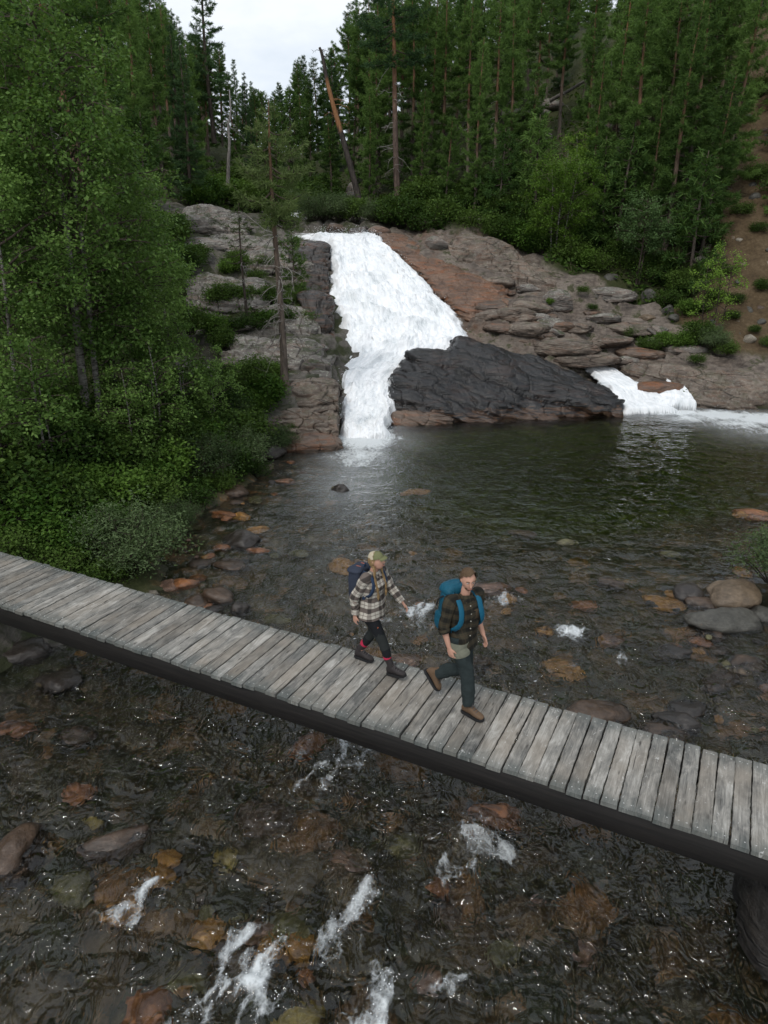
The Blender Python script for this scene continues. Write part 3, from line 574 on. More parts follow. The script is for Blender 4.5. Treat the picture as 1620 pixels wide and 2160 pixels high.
FOAM = [  # px, py, radius along the picture, radius in depth (m), strength
    (540, 2030, .42, .34, 1.05), (470, 2110, .30, .26, 1.0), (600, 2050, .24, .18, .9), (330, 1885, .36, .15, 1.0), (250, 1945, .28, .16, .75), (740, 1870, .28, .25, .9), (700, 1930, .18, .28, .75), (640, 1590, .4, .2, .6), (760, 1960, .08, .25, .6),
    (780, 2090, .22, .3, .9), (940, 2085, .18, .16, .8), (1060, 1775, .45, .18, .85), (980, 1815, .35, .18, .75), (730, 1590, .55, .4, .9), (690, 1650, .45, .3, .5), (660, 1700, .3, .3, .45), (1215, 1325, .38, .22, 1.0), (1150, 1345, .3, .18, .8),
    (1300, 1380, .5, .16, .5), (875, 1285, .42, .3, .85), (800, 1310, .4, .3, .5), (1075, 1262, .5, .2, .75), (1020, 1275, .3, .14, .6), (595, 1252, .4, .16, .6), (480, 1300, .25, .2, .8), (520, 1315, .2, .2, .7), (420, 1252, .4, .12, .7),
    (790, 1180, .4, .12, .6), (860, 1300, .25, .4, .6), (1165, 1420, .35, .18, .45), (1290, 1225, .4, .12, .5), (680, 1290, .4, .12, .5), (1030, 1120, .5, .2, .4), (210, 1660, .3, .2, .4), (180, 1790, .25, .2, .5), (1240, 1740, .3, .2, .35),
    (30, 1830, .3, .2, .4), (1180, 1960, .3, .2, .3), (450, 1660, .4, .2, .35), (1550, 1640, .3, .2, .3), (330, 1760, .2, .1, .35)]
for px_, py_, sx_, sy_, sz_, tp_, mt_, lb_ in STN:      # water breaking round the stones that reach the surface
    if tp_ > -.05 and 1180 < py_ or px_ == 718: FOAM.append((px_-10, py_+14, sx_*.9, sy_*.7, .36+.16*math.sin(px_*1.3)))
xw, fw, nrw, naw = fan(4.2, 36.5, .0046, -62, 62, .21)
def water_fields(xy):
    p3 = np.column_stack([xy, xy[:, 0]*0]); n = len(xy); foam = np.zeros(n); wrp = np.column_stack([fbm(p3*2.2, 3, 101), fbm(p3*2.2, 3, 102)])*.30
    for px, py, rx, ry, s in FOAM:
        q = PZ(px, py, float(W(0, PZ(px, py, -.1)[1])))
        dx, dy = xy[:, 0]-q[0]+wrp[:, 0], xy[:, 1]-q[1]+wrp[:, 1]; dn = -dy*.94-dx*.34; ac = dx*.94-dy*.34     # trails run downstream
        ln = np.where(dn > 0, dn/(ry*3.0), dn/(ry*1.1)); ac = ac/1.25; foam = np.maximum(foam, .98*s*np.exp(-((ac/(rx*(.85+.25*np.maximum(dn, 0))))**2+ln**2)*.9))
    fx = np.column_stack([xy[:, 0]*.94-xy[:, 1]*.34, (xy[:, 0]*.34+xy[:, 1]*.94)*.5])+wrp*.8; strand = 1-np.abs(fbm(np.column_stack([fx*3.2, xy[:, 0]*0+9]), 3, 103))*2.4
    foam *= np.clip(.52+.62*strand, .25, 1.12); milk = np.zeros(n)
    for px, py, rx, ry, s in [(770, 925, 1.5, 1.9, 1.3), (755, 965, 1.2, 1.8, .95), (800, 905, 1, .9, 1.0), (1390, 860, 1.3, .9, 1.25), (1470, 882, 1.6, 1.2, 1.0), (1560, 895, 2.0, 1.2, .95), (1660, 910, 2.4, 1.3, .9), (1760, 925, 3, 1.3, .8), (1330, 858, .9, .8, 1.0), (1420, 868, 1.6, 1.0, 1.3), (1520, 876, 1.8, 1.2, 1.3), (1610, 884, 2.0, 1.3, 1.25)]:
        q = PZ(px, py, 0); g_ = s*np.exp(-(((xy[:, 0]-q[0])/rx)**2+((xy[:, 1]-q[1])/ry)**2)); foam = np.maximum(foam, g_); milk = np.maximum(milk, g_*.8)
    q = PZ(740, 1010, 0); milk = np.maximum(milk, .55*np.exp(-(((xy[:, 0]-q[0])/1.1)**2+((xy[:, 1]-q[1])/2.6)**2)))
    riff = .24+.76*sstep(14.5, 8.5, xy[:, 1]+fbm(p3*.25, 3, 96)*3)+.25*np.exp(-((xy[:, 0]-1.2)/2)**2-((xy[:, 1]-21)/3.5)**2)
    # ripples: warped crests, livelier in the riffles
    wx = xy+np.column_stack([fbm(p3*.7, 3, 81), fbm(p3*.7, 3, 82)])*.55
    k1 = fbm(np.column_stack([wx*np.array([1.7, 2.6]), wx[:, 0]*0]), 2, 83); k2 = 1-np.abs(fbm(np.column_stack([wx*np.array([3.4, 4.6]), wx[:, 0]*0+5]), 2, 84))*2
    amp = (.25+.75*riff)
    zz = W(xy[:, 0], xy[:, 1])+amp*(k1*.060+k2*.022)+foam*(.05+.09*fbm(p3*7, 4, 85)+.03*fbm(p3*2.5, 2, 86))*riff
    return zz, foam, milk, riff
zw, foam, milk, riff = water_fields(xw)
def inside(xy): return (xy[:, 1] < 30.2)|(xy[:, 0] > 8.8)
keep = inside(xw)[fw].all(1)
zb = np.full(len(xw), -4.5)
mb = MB()
# closed body of water: surface, floor and the rim between them
fk = fw[keep][:, ::-1]
Vw = np.vstack([np.column_stack([xw, zw]), np.column_stack([xw, zb])]); Nw = len(xw)
ed = np.concatenate([fk[:, [0, 1]], fk[:, [1, 2]], fk[:, [2, 3]], fk[:, [3, 0]]])
key = np.sort(ed, 1); kk = key[:, 0]*Nw*2+key[:, 1]; u, inv, cnt = np.unique(kk, return_inverse=True, return_counts=True); rim = ed[cnt[inv] == 1]
used = np.zeros(Nw*2, bool); used[fk.ravel()] = True; used[fk.ravel()+Nw] = True; remap = np.cumsum(used)-1
fl = np.concatenate([fk, fk[:, ::-1]+Nw, np.stack([rim[:, 1], rim[:, 0], rim[:, 0]+Nw, rim[:, 1]+Nw], 1)])
mb.add(Vw[used], remap[fl])
cat2 = lambda a: np.concatenate([a, a])[used]
wo = mb.build('water', M['water'], attrs=dict(foam=cat2(foam), milk=cat2(milk), riffle=cat2(riff)))
tag(wo, 'clear brown mountain stream with ripples, foam and a dark green pool', 'water', kind='structure')

# ------------------------------------------------------------------ white water
def sheet(name, rows, nu, nv, disp, label, thin=None, edge=.35, seed=0, sink=.55, lift=0.0):
    L = catmull([P(*r[0]) for r in rows], nv)+np.array([0, 0, lift]); R = catmull([P(*r[1]) for r in rows], nv)+np.array([0, 0, lift])
    u = np.linspace(0, 1, nu)
    V = L[:, None]*(1-u[None, :, None])+R[:, None]*u[None, :, None]
    dn = unit(np.gradient((L+R)/2, axis=0)); ac = unit(R-L); nrm = unit(np.cross(ac, -dn)); nrm = nrm*np.sign(nrm[:, 2:3])
    arc = np.concatenate([[0], np.cumsum(np.linalg.norm(np.diff((L+R)/2, axis=0), axis=1))]); wd = np.linalg.norm(R-L, axis=1)
    S = np.column_stack([(u[None]*wd[:, None]-wd[:, None]/2).ravel(), np.broadcast_to(arc[:, None], (nv, nu)).ravel(), np.zeros(nu*nv)])
    q = S+np.column_stack([fbm(S*.9, 3, seed+1), fbm(S*.9, 3, seed+2), S[:, 0]*0])*.6
    a = fbm(q*np.array([1.5, .8, 1]), 4, seed+3); b = np.abs(fbm(q*np.array([4.5, 2.4, 1]), 5, seed+4)); c = fbm(q*np.array([12., 7, 1]), 3, seed+5)
    st = np.maximum(0, fbm(q*np.array([.5, 1.1, 1]), 3, seed+6))     # ledges the water jumps over
    uu = np.broadcast_to(u[None], (nv, nu)).ravel(); vv = np.broadcast_to(np.linspace(0, 1, nv)[:, None], (nv, nu)).ravel()
    rise = np.minimum(sstep(0, .14, uu), sstep(1, .86, uu))
    calm = sstep(.0, .16, vv)
    b2 = np.abs(fbm(q*np.array([2.2, 1.3, 1]), 4, seed+7)); d = disp*(calm+.12)*(a*.6-b2*.55-b*.12+c*.03+st*.7+.2)*(.35+.65*rise)-edge*(1-rise)-sink*sstep(.90, 1, vv)
    V = V.reshape(-1, 3)+np.repeat(nrm, nu, axis=0)*d[:, None]
    # ragged margins
    ac3 = np.repeat(ac, nu, axis=0); rag = fbm(S*np.array([.1, 1.6, 1]), 4, seed+9)*.35
    V += ac3*(rag*(1-rise))[:, None]
    i = np.arange(nv-1)[:, None]*nu+np.arange(nu-1)[None]; fq = np.stack([i, i+1, i+nu+1, i+nu], -1).reshape(-1, 4)[:, ::-1]
    th = np.zeros(nu*nv) if thin is None else thin(uu, vv)
    th = th+b2*.55-.10; edge_a = np.minimum(np.minimum(rise*1.6, 1), sstep(1.0, .88, vv)+.12)
    m = MB(); m.add(V, fq); o = m.build(name, M['fall'], attrs=dict(thin=th, edge=edge_a, su=S[:, 0], sv=S[:, 1])); tag(o, label, 'waterfall', kind='structure')
    return V, d
FR = [((604, 492, 45.6), (770, 491, 46)), ((650, 496, 44), (806, 497, 44.2)), ((688, 512, 41.6), (826, 514, 41.6)), ((689, 560, 39.2), (884, 566, 39.4)), ((688, 622, 36.4), (945, 626, 36.8)), ((698, 682, 33.6), (992, 686, 34.3)),
      ((700, 742, 31.0), (1010, 738, 32.2)), ((706, 802, 28.6), (870, 802, 29.6)), ((712, 862, 26.3), (838, 862, 26.8)), ((713, 905, 24.9), (822, 900, 25.1)), ((716, 940, 23.4), (835, 925, 23.9))]
g2 = lambda u, v, a, b, r, s: np.exp(-((u-a)/r)**2-((v-b)/s)**2)
fv, fd = sheet('waterfall', FR, 210, 430, .42, 'broad white waterfall sliding down the rock face into the pool', lambda u, v: .9*g2(u, v, .55, .0, .8, .10)+.35*g2(u, v, .75, .30, .25, .05)+.32*g2(u, v, .8, .22, .1, .03)+.22*g2(u, v, .3, .6, .3, .1), seed=100)
CR = [((1195, 766, 33.8), (1250, 768, 33.8)), ((1225, 778, 32.7), (1305, 782, 32.5)), ((1258, 798, 31.4), (1345, 803, 31.2)), ((1285, 826, 29.9), (1400, 830, 29.9)), ((1300, 856, 28.7), (1420, 852, 28.9)), ((1308, 874, 27.9), (1450, 872, 28.1))]
sheet('side_cascade', CR, 90, 130, .13, 'small white cascade running past the black rock on the right', lambda u, v: .55*g2(u, v, .5, 0, 1, .14)+.4*g2(u, v, .75, .45, .12, .25), .2, seed=200, lift=.06, sink=.4)
CR2 = [((1395, 792, 31.4), (1418, 792, 31.4)), ((1405, 812, 30.6), (1440, 812, 30.5)), ((1395, 835, 29.7), (1465, 836, 29.6)), ((1390, 858, 28.7), (1480, 860, 28.6))]
sheet('side_cascade', CR2, 40, 60, .2, 'thin trickle of white water over the orange rock right of the cascade', lambda u, v: .5*g2(u, v, .5, .3, .3, .4), .15, seed=300, lift=.12)
UP = [((614, 443, 58), (632, 442, 58)), ((612, 450, 57), (640, 449, 57)), ((615, 460, 55.5), (640, 459, 55.5))]
sheet('upper_fall', UP, 24, 24, .25, 'tiny white fall higher up the stream between bushes', None, .1, seed=400)

# spray: drops thrown up along the margins
rng = np.random.default_rng(5)
mb = MB(); o8 = np.array([[1, 0, 0], [-1, 0, 0], [0, 1, 0], [0, -1, 0], [0, 0, 1], [0, 0, -1.]]); f8 = np.array([[0, 2, 4], [2, 1, 4], [1, 3, 4], [3, 0, 4], [2, 0, 5], [1, 2, 5], [3, 1, 5], [0, 3, 5]])
pick = rng.choice(len(fv), 5200, p=(lambda w: w/w.sum())(np.maximum(0, fd+.1)**2))
pts = fv[pick]+rng.normal(0, .13, (5200, 3))+np.array([0, -.1, .12]); sz = rng.uniform(.005, .017, 5200)
fm = np.where(foam > .62)[0]; fm = fm[rng.random(len(fm)) < min(1, 900/len(fm))]
pts = np.vstack([pts, np.column_stack([xw[fm], zw[fm]])+np.abs(rng.normal(0, .06, (len(fm), 3)))*np.array([1, 1, 1.2])]); sz = np.concatenate([sz, rng.uniform(.002, .009, len(fm))])
Vd = pts[:, None]+o8[None]*sz[:, None, None]*rng.uniform(.6, 1.5, (len(pts), 1, 3)); mb.add(Vd.reshape(-1, 3), (f8[None]+np.arange(len(pts))[:, None, None]*6).reshape(-1, 3))
tag(mb.build('water_spray', M['spray']), 'fine white spray thrown up by the falling water', 'spray', kind='stuff')
# ------------------------------------------------------------------ rocks
def rock_mesh(seed, sub=4, nplanes=16, soft=.10, rough=.06, strata=0.0, sdir=(0, 0, 1), flat=1.0):
    rg = np.random.default_rng(seed); V, Fa = icos(sub)
    n = unit(rg.normal(0, 1, (nplanes, 3))); d = rg.uniform(.62, 1.0, nplanes)
    den = np.maximum(V@n.T, 1e-3); rr = d/den
    k = 1/soft; r = -np.log(np.exp(-k*np.minimum(rr, 3)).sum(1)+math.exp(-k*1.05))/k
    r = np.clip(r, .35, 1.1)
    v = V*r[:, None]; v[:, 2] *= flat
    v += V*(fbm(V*2.2+seed, 4, seed)*rough+fbm(V*7+seed, 3, seed+3)*rough*.4)[:, None]
    if strata:
        t = (v@unit(np.array(sdir, float)))*7+fbm(V*1.5, 3, seed+7)*.7; fr = t-np.floor(t)
        v += (V-np.array(sdir)*(V@np.array(sdir))[:, None])*((sstep(.5, .95, fr)-.5)*strata)[:, None]
    return v, Fa
def boulder(name, loc, size, mat, label, group, seed, rz=0, sub=4, cat='rock', **kw):
    v, Fa = rock_mesh(seed, sub, **kw); m = MB(); m.add(v*np.asarray(size), Fa)
    o = m.build(name, M[mat]); o.location = loc; o.rotation_euler = (0, 0, rz); tag(o, label, cat, group, 'thing'); return o

def ridge(name, top, bot, back, mat, label, seed, nx=160, nv=90, bulge=.35, disp=.28, layer=.30, tilt=(.1, 0), cat='rock', group=None, under=.6, joint=.5):
    """rock mass between a toe line and a crest line, rounded over to its back"""
    T = catmull([P(*p) for p in top], nx); B = catmull([P(*p) for p in bot], nx)
    u = np.linspace(0, 1, nx)
    endf = np.minimum(sstep(0, .07, u), sstep(1, .93, u))[:, None]
    Mx = (T+B)/2; T = Mx+(T-Mx)*(.45+.55*endf)
    Bk = T.copy(); Bk[:, 1] += back; Bk[:, 2] = T[:, 2]-.25*back-.2; Bk2 = Bk.copy(); Bk2[:, 1] += .3; Bk2[:, 2] = np.minimum(B[:, 2], T[:, 2])-under
    B0 = B.copy(); B0[:, 2] -= under; B0[:, 1] += .1
    H = np.linalg.norm(T-B, axis=1, keepdims=True)
    out = unit(np.stack([np.zeros(nx), -(T-B)[:, 2], (T-B)[:, 1]], 1))
    m1 = B+(T-B)*.33+out*H*bulge*.55; m2 = B+(T-B)*.72+out*H*bulge*.5
    keys = np.stack([B0, B, m1, m2, T, (T+Bk)/2+np.array([0, 0, .08]), Bk, Bk2], 0)
    G = catmull(keys.reshape(8, -1), nv).reshape(nv, nx, 3)
    du = np.gradient(G, axis=1); dv = np.gradient(G, axis=0); N = unit(np.cross(du, dv)).reshape(-1, 3); V = G.reshape(-1, 3)
    hgt = V[:, 2]+tilt[0]*V[:, 0]+tilt[1]*V[:, 1]
    t = (hgt+fbm(V*np.array([.5, .5, .5]), 4, seed)*.5+fbm(V*2, 3, seed+1)*.08)/layer; fr = t-np.floor(t); lid = _h(np.floor(t).astype(np.int64), np.zeros(len(t), np.int64), np.zeros(len(t), np.int64), seed)
    s = (sstep(.0, .25, fr)*sstep(1.0, .78, fr)-.6)*.45+(lid-.5)*.9
    jt = V@np.array([.95, .3, .5])/.9+fbm(V*.9, 3, seed+2)*1.3; jf = np.abs(jt-np.floor(jt)-.5)
    N2 = N*np.array([1, 1, .55])
    bed = np.column_stack([V[:, 0]*.45, V[:, 1]*.45, t*1.3]); fb = fbm(bed, 3, seed+8)*4; fb = (np.floor(fb)+sstep(.32, .68, fb-np.floor(fb)))/4; V = V+N2*(disp*(s*.6+fbm(V*.6, 3, seed+4)*.9+fb*1.0+fbm(V*4.5, 4, seed+5)*.10)-joint*disp*sstep(.05, 0, jf))[:, None]
    i = np.arange(nv-1)[:, None]*nx+np.arange(nx-1)[None]; fq = np.stack([i, i+1, i+nx+1, i+nx], -1).reshape(-1, 4)
    m = MB(); m.add(V, fq)
    for c, fl in ((0, 0), (nx-1, 1)):     # close the two ends
        ring = V.reshape(nv, nx, 3)[:, c]; VV = np.vstack([ring, ring.mean(0)]); j = np.arange(nv); kk = (j+1) % nv
        m.add(VV, np.stack([kk, j, np.full(nv, nv)], 1) if fl else np.stack([j, kk, np.full(nv, nv)], 1))
    o = m.build(name, M[mat]); tag(o, label, cat, group, 'thing'); return o

ridge('black_rock', [(818, 845, 28.2), (832, 790, 29.2), (845, 755, 29.8), (880, 735, 30.2), (950, 740, 30.4), (972, 712, 31.0), (1030, 722, 31.0), (1085, 742, 30.8), (1150, 752, 30.5), (1215, 782, 30.0), (1270, 812, 29.2), (1304, 850, 28.4)],
      [(812, 872, 27.2), (830, 878, 27.1), (850, 880, 27.0), (890, 885, 26.9), (940, 887, 26.9), (1000, 886, 27.0), (1060, 884, 27.2), (1110, 880, 27.4), (1170, 876, 27.6), (1230, 874, 27.8), (1280, 874, 27.9), (1306, 870, 28.0)],
      1.6, 'rock_black', 'huge black wet rock standing in front of the waterfall', 901, 340, 220, .14, .40, .70, (.33, .15), joint=.22)
ridge('rock_ledge', [(812, 880, 26.9), (830, 868, 27.0), (900, 868, 26.9), (960, 880, 26.8)], [(808, 893, 26.4), (840, 900, 26.2), (900, 895, 26.3), (955, 890, 26.6)], .8, 'rock_brown', 'low reddish rock ledge at the left foot of the black rock', 902, 120, 60, .3, .12, .12, (.3, 0))
# left of the fall
ridge('rock_ledge', [(585, 515, 42), (640, 512, 41.8), (684, 516, 41.5), (692, 530, 41)], [(600, 625, 37), (640, 632, 36.6), (672, 628, 36.8), (694, 622, 37)], 1.5, 'rock_dark', 'layered dark rock ledges on the left lip of the waterfall', 903, 180, 140, .18, .30, .24, (-.05, 0))
ridge('rock_overhang', [(632, 632, 36.0), (660, 628, 36.0), (690, 640, 35.8), (708, 662, 35.3)], [(645, 735, 31.6), (665, 742, 31.4), (690, 738, 31.5), (704, 720, 32.0)], 1.2, 'rock_dark', 'black overhanging rock jutting into the left side of the waterfall', 904, 120, 110, .38, .34, .34, (0, .05))
for sd, tp_, bt_, lab in [(981, [(392, 592, 35.6), (440, 584, 35.6), (500, 590, 35.3), (566, 602, 35)], [(396, 640, 33.6), (450, 652, 33.0), (510, 652, 33.0), (570, 646, 33.3)], 'broken grey ledge left of the thin young pine'),
        (982, [(425, 506, 41), (490, 500, 41.2), (560, 512, 41), (606, 530, 40.4)], [(425, 548, 38.6), (490, 560, 38.2), (560, 566, 38), (610, 566, 38.2)], 'upper grey ledge crossing behind the slender pine'),
        (983, [(548, 655, 33.6), (590, 646, 33.8), (640, 652, 33.6), (672, 668, 33)], [(550, 700, 31.6), (590, 708, 31.2), (640, 706, 31.2), (676, 702, 31.6)], 'middle grey ledge right of the slender pine'),
        (984, [(384, 448, 43.6), (430, 440, 44), (480, 446, 43.8), (520, 466, 43)], [(388, 482, 41.2), (430, 490, 40.8), (480, 492, 40.8), (522, 492, 41)], 'topmost pale ledge at the edge of the left forest')]:
    ridge('rock_ledge', tp_, bt_, 1.2, 'rock_grey', lab, sd, 170, 90, .2, .34, .32, (.04, .1))
ridge('rock_block', [(466, 706, 30.6), (520, 702, 30.6), (590, 712, 30.2), (650, 716, 29.8), (692, 742, 29.2)], [(468, 772, 28.3), (530, 790, 27.6), (600, 796, 27.2), (650, 792, 27.3), (698, 798, 27.3)], 1.6, 'rock_grey', 'big mossy grey rock block behind the slender pine', 905, 240, 140, .2, .44, .42, (0, .1))
ridge('rock_block', [(560, 812, 25.6), (610, 796, 25.9), (660, 800, 26.0), (706, 806, 26.2)], [(566, 845, 24.9), (610, 856, 24.6), (660, 862, 24.5), (712, 862, 24.8)], 1.0, 'rock_tan', 'brown rock block at the foot of the slender pine', 906, 190, 110, .25, .32, .34, (0, 0))
ridge('rock_block', [(560, 868, 24.2), (620, 858, 24.3), (670, 860, 24.4), (711, 864, 24.7)], [(566, 905, 23.6), (620, 914, 23.3), (670, 916, 23.3), (712, 914, 23.6)], .9, 'rock_tan', 'low rock block with moss at the edge of the falling water', 907, 190, 110, .25, .30, .3, (0, 0))
ridge('rock_slab', [(588, 920, 23.3), (640, 912, 23.4), (690, 914, 23.4), (716, 924, 23.5)], [(592, 944, 22.8), (650, 948, 22.6), (700, 944, 22.8), (722, 938, 23.2)], .7, 'rock_brown', 'flat rock slab at the water edge below the waterfall', 908, 110, 60, .25, .12, .25, (.1, 0))
boulder('boulder', P(425, 800, 26.5), (.85, .7, .62), 'rock_grey', 'pale topped boulder among the birches left of the big mossy block', None, 910, sub=5)
boulder('boulder', P(578, 958, 22.2)+[0, 0, .08], (.42, .35, .30), 'st_dark', 'smooth dark boulder at the left shore below the flat slab', None, 911)
boulder('boulder', P(500, 1045, 18.6)+[0, 0, .02], (.5, .38, .26), 'st_brown', 'brown boulder under the bushes on the left shore', None, 912)
for i, (px, py, D, s, lab) in enumerate([(405, 470, 41.5, (1.6, 1.2, .55), 'pale lichen covered slab on top of the left bank'), (470, 480, 42, (1.8, 1.2, .5), 'grey slab behind the thin young pine'), (440, 530, 39, (1.7, 1.1, .55), 'lichen spotted slab beside the birch crown'),
        (520, 520, 40, (1.4, 1, .5), 'grey slab left of the slender pine trunk'), (420, 560, 37, (1.2, .9, .6), 'rounded grey rock at the edge of the birch leaves'), (480, 615, 34.5, (.8, .6, .4), 'small grey rock below the thin young pine'),
        (530, 600, 36, (1.2, .8, .35), 'flat grey rock between the two pines'), (640, 560, 39, (1.3, 1, .4), 'flat dark slab beside the young green pine'), (505, 680, 31.5, (.9, .6, .3), 'pale flat rock at the foot of the thin young pine')]):
    q = P(px, py, D); q[2] = max(q[2]-.25, gz(q[0], q[1])-.1); boulder('rock_slab', q, s, 'rock_grey', lab, 'slabs on the left bank', 920+i, rz=.3*i, sub=5, nplanes=12, rough=.08, strata=.05)
# right of the fall
ridge('rock_ridge', [(940, 512, 43.0), (985, 494, 43.4), (1030, 505, 43), (1080, 528, 42.2), (1130, 556, 41), (1180, 588, 39.6), (1196, 606, 39)], [(950, 548, 40.8), (995, 572, 40), (1040, 590, 39.4), (1085, 606, 38.8), (1130, 618, 38.4), (1175, 624, 38.2), (1200, 618, 38.5)], 2.2, 'rock_tan', 'long grey brown rock ridge along the right edge of the forest', 930, 240, 130, .25, .36, .45, (.12, 0))
boulder('boulder', P(922, 522, 42.0), (.75, .7, .62), 'rock_grey', 'squarish grey boulder at the upper end of the long ridge', None, 931, sub=5, nplanes=10)
ridge('rock_slope', [(780, 494, 44.5), (850, 496, 44), (915, 540, 41), (980, 574, 39.4), (1050, 600, 38.4), (1078, 618, 37.8)], [(812, 514, 42), (872, 560, 39.6), (915, 602, 37.8), (955, 640, 36.2), (1010, 662, 35.4), (1070, 652, 35.8)], 1.5, 'rock_rust', 'smooth rust brown rock slope beside the upper waterfall', 932, 220, 130, .10, .20, .26, (.05, .1))
RS = [(1040, 650, 36.2, (1.1, .9, .4), 'rock_brown', 'low brown block just above the black rock'), (1080, 672, 35.2, (1.1, .8, .45), 'rock_tan', 'tan block on the slope above the black rock'), (1120, 650, 36.4, (1.2, .9, .4), 'rock_tan', 'flat tan slab below the long ridge'),
      (1172, 642, 37.2, (1.0, .8, .65), 'rock_grey', 'rounded grey boulder tufted with green below the ridge end'), (1110, 700, 34, (1.1, .8, .36), 'rock_tan', 'dark edged slab left of the pale domed rock'), (1178, 722, 33.2, (1.8, 1.1, .5), 'rock_tan', 'pale domed rock behind the black rock'),
      (1060, 705, 34.2, (.9, .7, .3), 'rock_brown', 'brown step behind the black rock peak'), (1240, 752, 32.4, (1.5, .8, .35), 'rock_tan', 'tan shelf over the head of the small cascade'), (1285, 628, 38.2, (1.35, 1, .42), 'rock_grey', 'smooth grey slab at the forest edge'),
      (1220, 690, 35, (1.0, .8, .35), 'rock_tan', 'tan slab in the middle of the right slope'), (1270, 672, 36, (.9, .7, .3), 'rock_grey', 'small grey slab under the smooth forest edge slab'), (1330, 690, 35.2, (1.5, 1.0, .34), 'rock_tan', 'wide tan slab near the scree'),
      (1290, 716, 34.2, (1.2, .8, .36), 'rock_tan', 'blocky tan slab above the cascade shelf'), (1390, 712, 34.2, (1.1, .8, .35), 'rock_grey', 'grey slab at the lower edge of the scree'), (1350, 738, 33.2, (1.1, .7, .3), 'rock_brown', 'brown slab beside the fallen log'),
      (1365, 668, 36.3, (.42, .3, .2), 'st_tan', 'small ochre topped rock at the top of the slope'), (1410, 652, 36.8, (.34, .3, .34), 'st_grey', 'upright grey rock at the shrub edge'), (1370, 618, 38.2, (.4, .3, .4), 'st_grey', 'standing grey boulder under the rowan tree')]
for i, (px, py, D, s, mt, lab) in enumerate(RS):
    q = P(px, py, D); q[2] = max(q[2]-s[2]*.5, gz(q[0], q[1])-.12); boulder('rock_slab', q, s, mt, lab, 'slabs on the right slope', 940+i, rz=-.25+.4*math.sin(i*2.1), sub=5, nplanes=11, soft=.06, rough=.08, strata=.05)
ridge('rock_bank', [(1300, 778, 32.4), (1350, 760, 32.8), (1430, 768, 32.2), (1500, 778, 31.6), (1570, 782, 31.2), (1640, 792, 30.8)], [(1330, 790, 31.6), (1390, 806, 31.0), (1450, 838, 29.8), (1520, 856, 29), (1590, 856, 29), (1650, 852, 29.2)], 1.4, 'rock_tan', 'low layered rock bank right of the small cascade', 960, 240, 100, .2, .26, .34, (.25, 0))
boulder('boulder', P(1388, 822, 30.4)+[0, 0, -.05], (1.15, .75, .55), 'rock_rust', 'orange brown rock splitting the small cascade', None, 961, sub=5, rough=.08)
boulder('boulder', P(1290, 590, 40), (.5, .4, .4), 'st_grey', 'grey boulder half hidden in forest shrubs above the slab', None, 962)
rg = np.random.default_rng(8); k_ = 0
for j in range(400):
    if k_ >= 46: break
    px, py = rg.uniform(960, 1480), rg.uniform(590, 770); hit = None
    if py < 560+(px-960)*.30 or py > 800 or (px < 1010 and py > 640): continue
    for D in np.arange(30, 46, .25):
        q = P(px, py, D)
        if q[2] < gz(q[0], q[1])+.05: hit = q; break
    if hit is None or land([hit[:2]])[1]['R'][0] < .5: continue
    k_ += 1; s = rg.uniform(.35, 1.0); mt = ['rock_tan', 'rock_brown', 'rock_grey', 'rock_tan'][j % 4]
    boulder('rock_slab', hit+np.array([0, .2, -.05]), (s, s*.75, s*rg.uniform(.28, .42)), mt, {'rock_tan': 'tan', 'rock_brown': 'rust brown', 'rock_grey': 'grey'}[mt]+' slab among the stepped slabs right of the waterfall', {'rock_tan': 'tan', 'rock_brown': 'rust brown', 'rock_grey': 'grey'}[mt]+' stepped slabs', 2000+j, rz=rg.uniform(-.5, .2), nplanes=9, soft=.05, rough=.09, strata=.05)
# upstream
for i, (px, py, D, s, mt, lab) in enumerate([(705, 486, 47, (.75, .6, .45), 'st_brown', 'brown boulder in the stream above the waterfall'), (760, 490, 46.5, (.9, .7, .4), 'rock_dark', 'dark boulder at the right of the waterfall lip'), (640, 470, 53, (.8, .6, .4), 'st_dark', 'dark rock below the tiny upper fall'),
        (735, 418, 60, (1.0, .9, .7), 'rock_dark', 'dark rock under the broken leaning pine'), (742, 440, 58, (1.1, .7, .5), 'rock_tan', 'tan rock on the bare soil under the broken pine'), (745, 400, 63, (.8, .6, .6), 'rock_grey', 'grey stacked rock higher under the broken pine'), (800, 490, 45.5, (.8, .6, .4), 'rock_brown', 'brown block on the right shoulder of the lip')]):
    q = P(px, py, D); boulder('boulder', q, s, mt, lab, 'boulders upstream of the fall', 970+i, rz=i, nplanes=12)

# ------------------------------------------------------------------ stones in the stream: px, py, half size across (m), depth, height, how far the top stands above the water, material, label
for i, (px, py, sx, sy, sz, top, mt, lab) in enumerate(STN):
    q = PZ(px, py, -.1); w = float(W(0, q[1])); q = PZ(px, py, w+max(top, -.05)*.4); q[2] = w+top-sz
    if py > 1700: sx, sy, sz = sx*1.36, sy*1.3, sz*1.15
    v, Fa = rock_mesh(1300+i, 4, 14, .10 if mt not in ('st_orange', 'st_yellow') else .16, .16); v = v/np.array([1, 1, v[:, 2].max()])
    v[v[:, 2] < 0] *= np.array([1, 1, 1.6]); m = MB(); m.add(v*np.array([sx*1.12, sy*1.25, sz]), Fa)
    o = m.build('stream_stone', M[mt]); o.location = q; o.rotation_euler = (0, 0, .5*math.sin(i*1.7)); tag(o, lab, 'stone', 'stones in the stream')

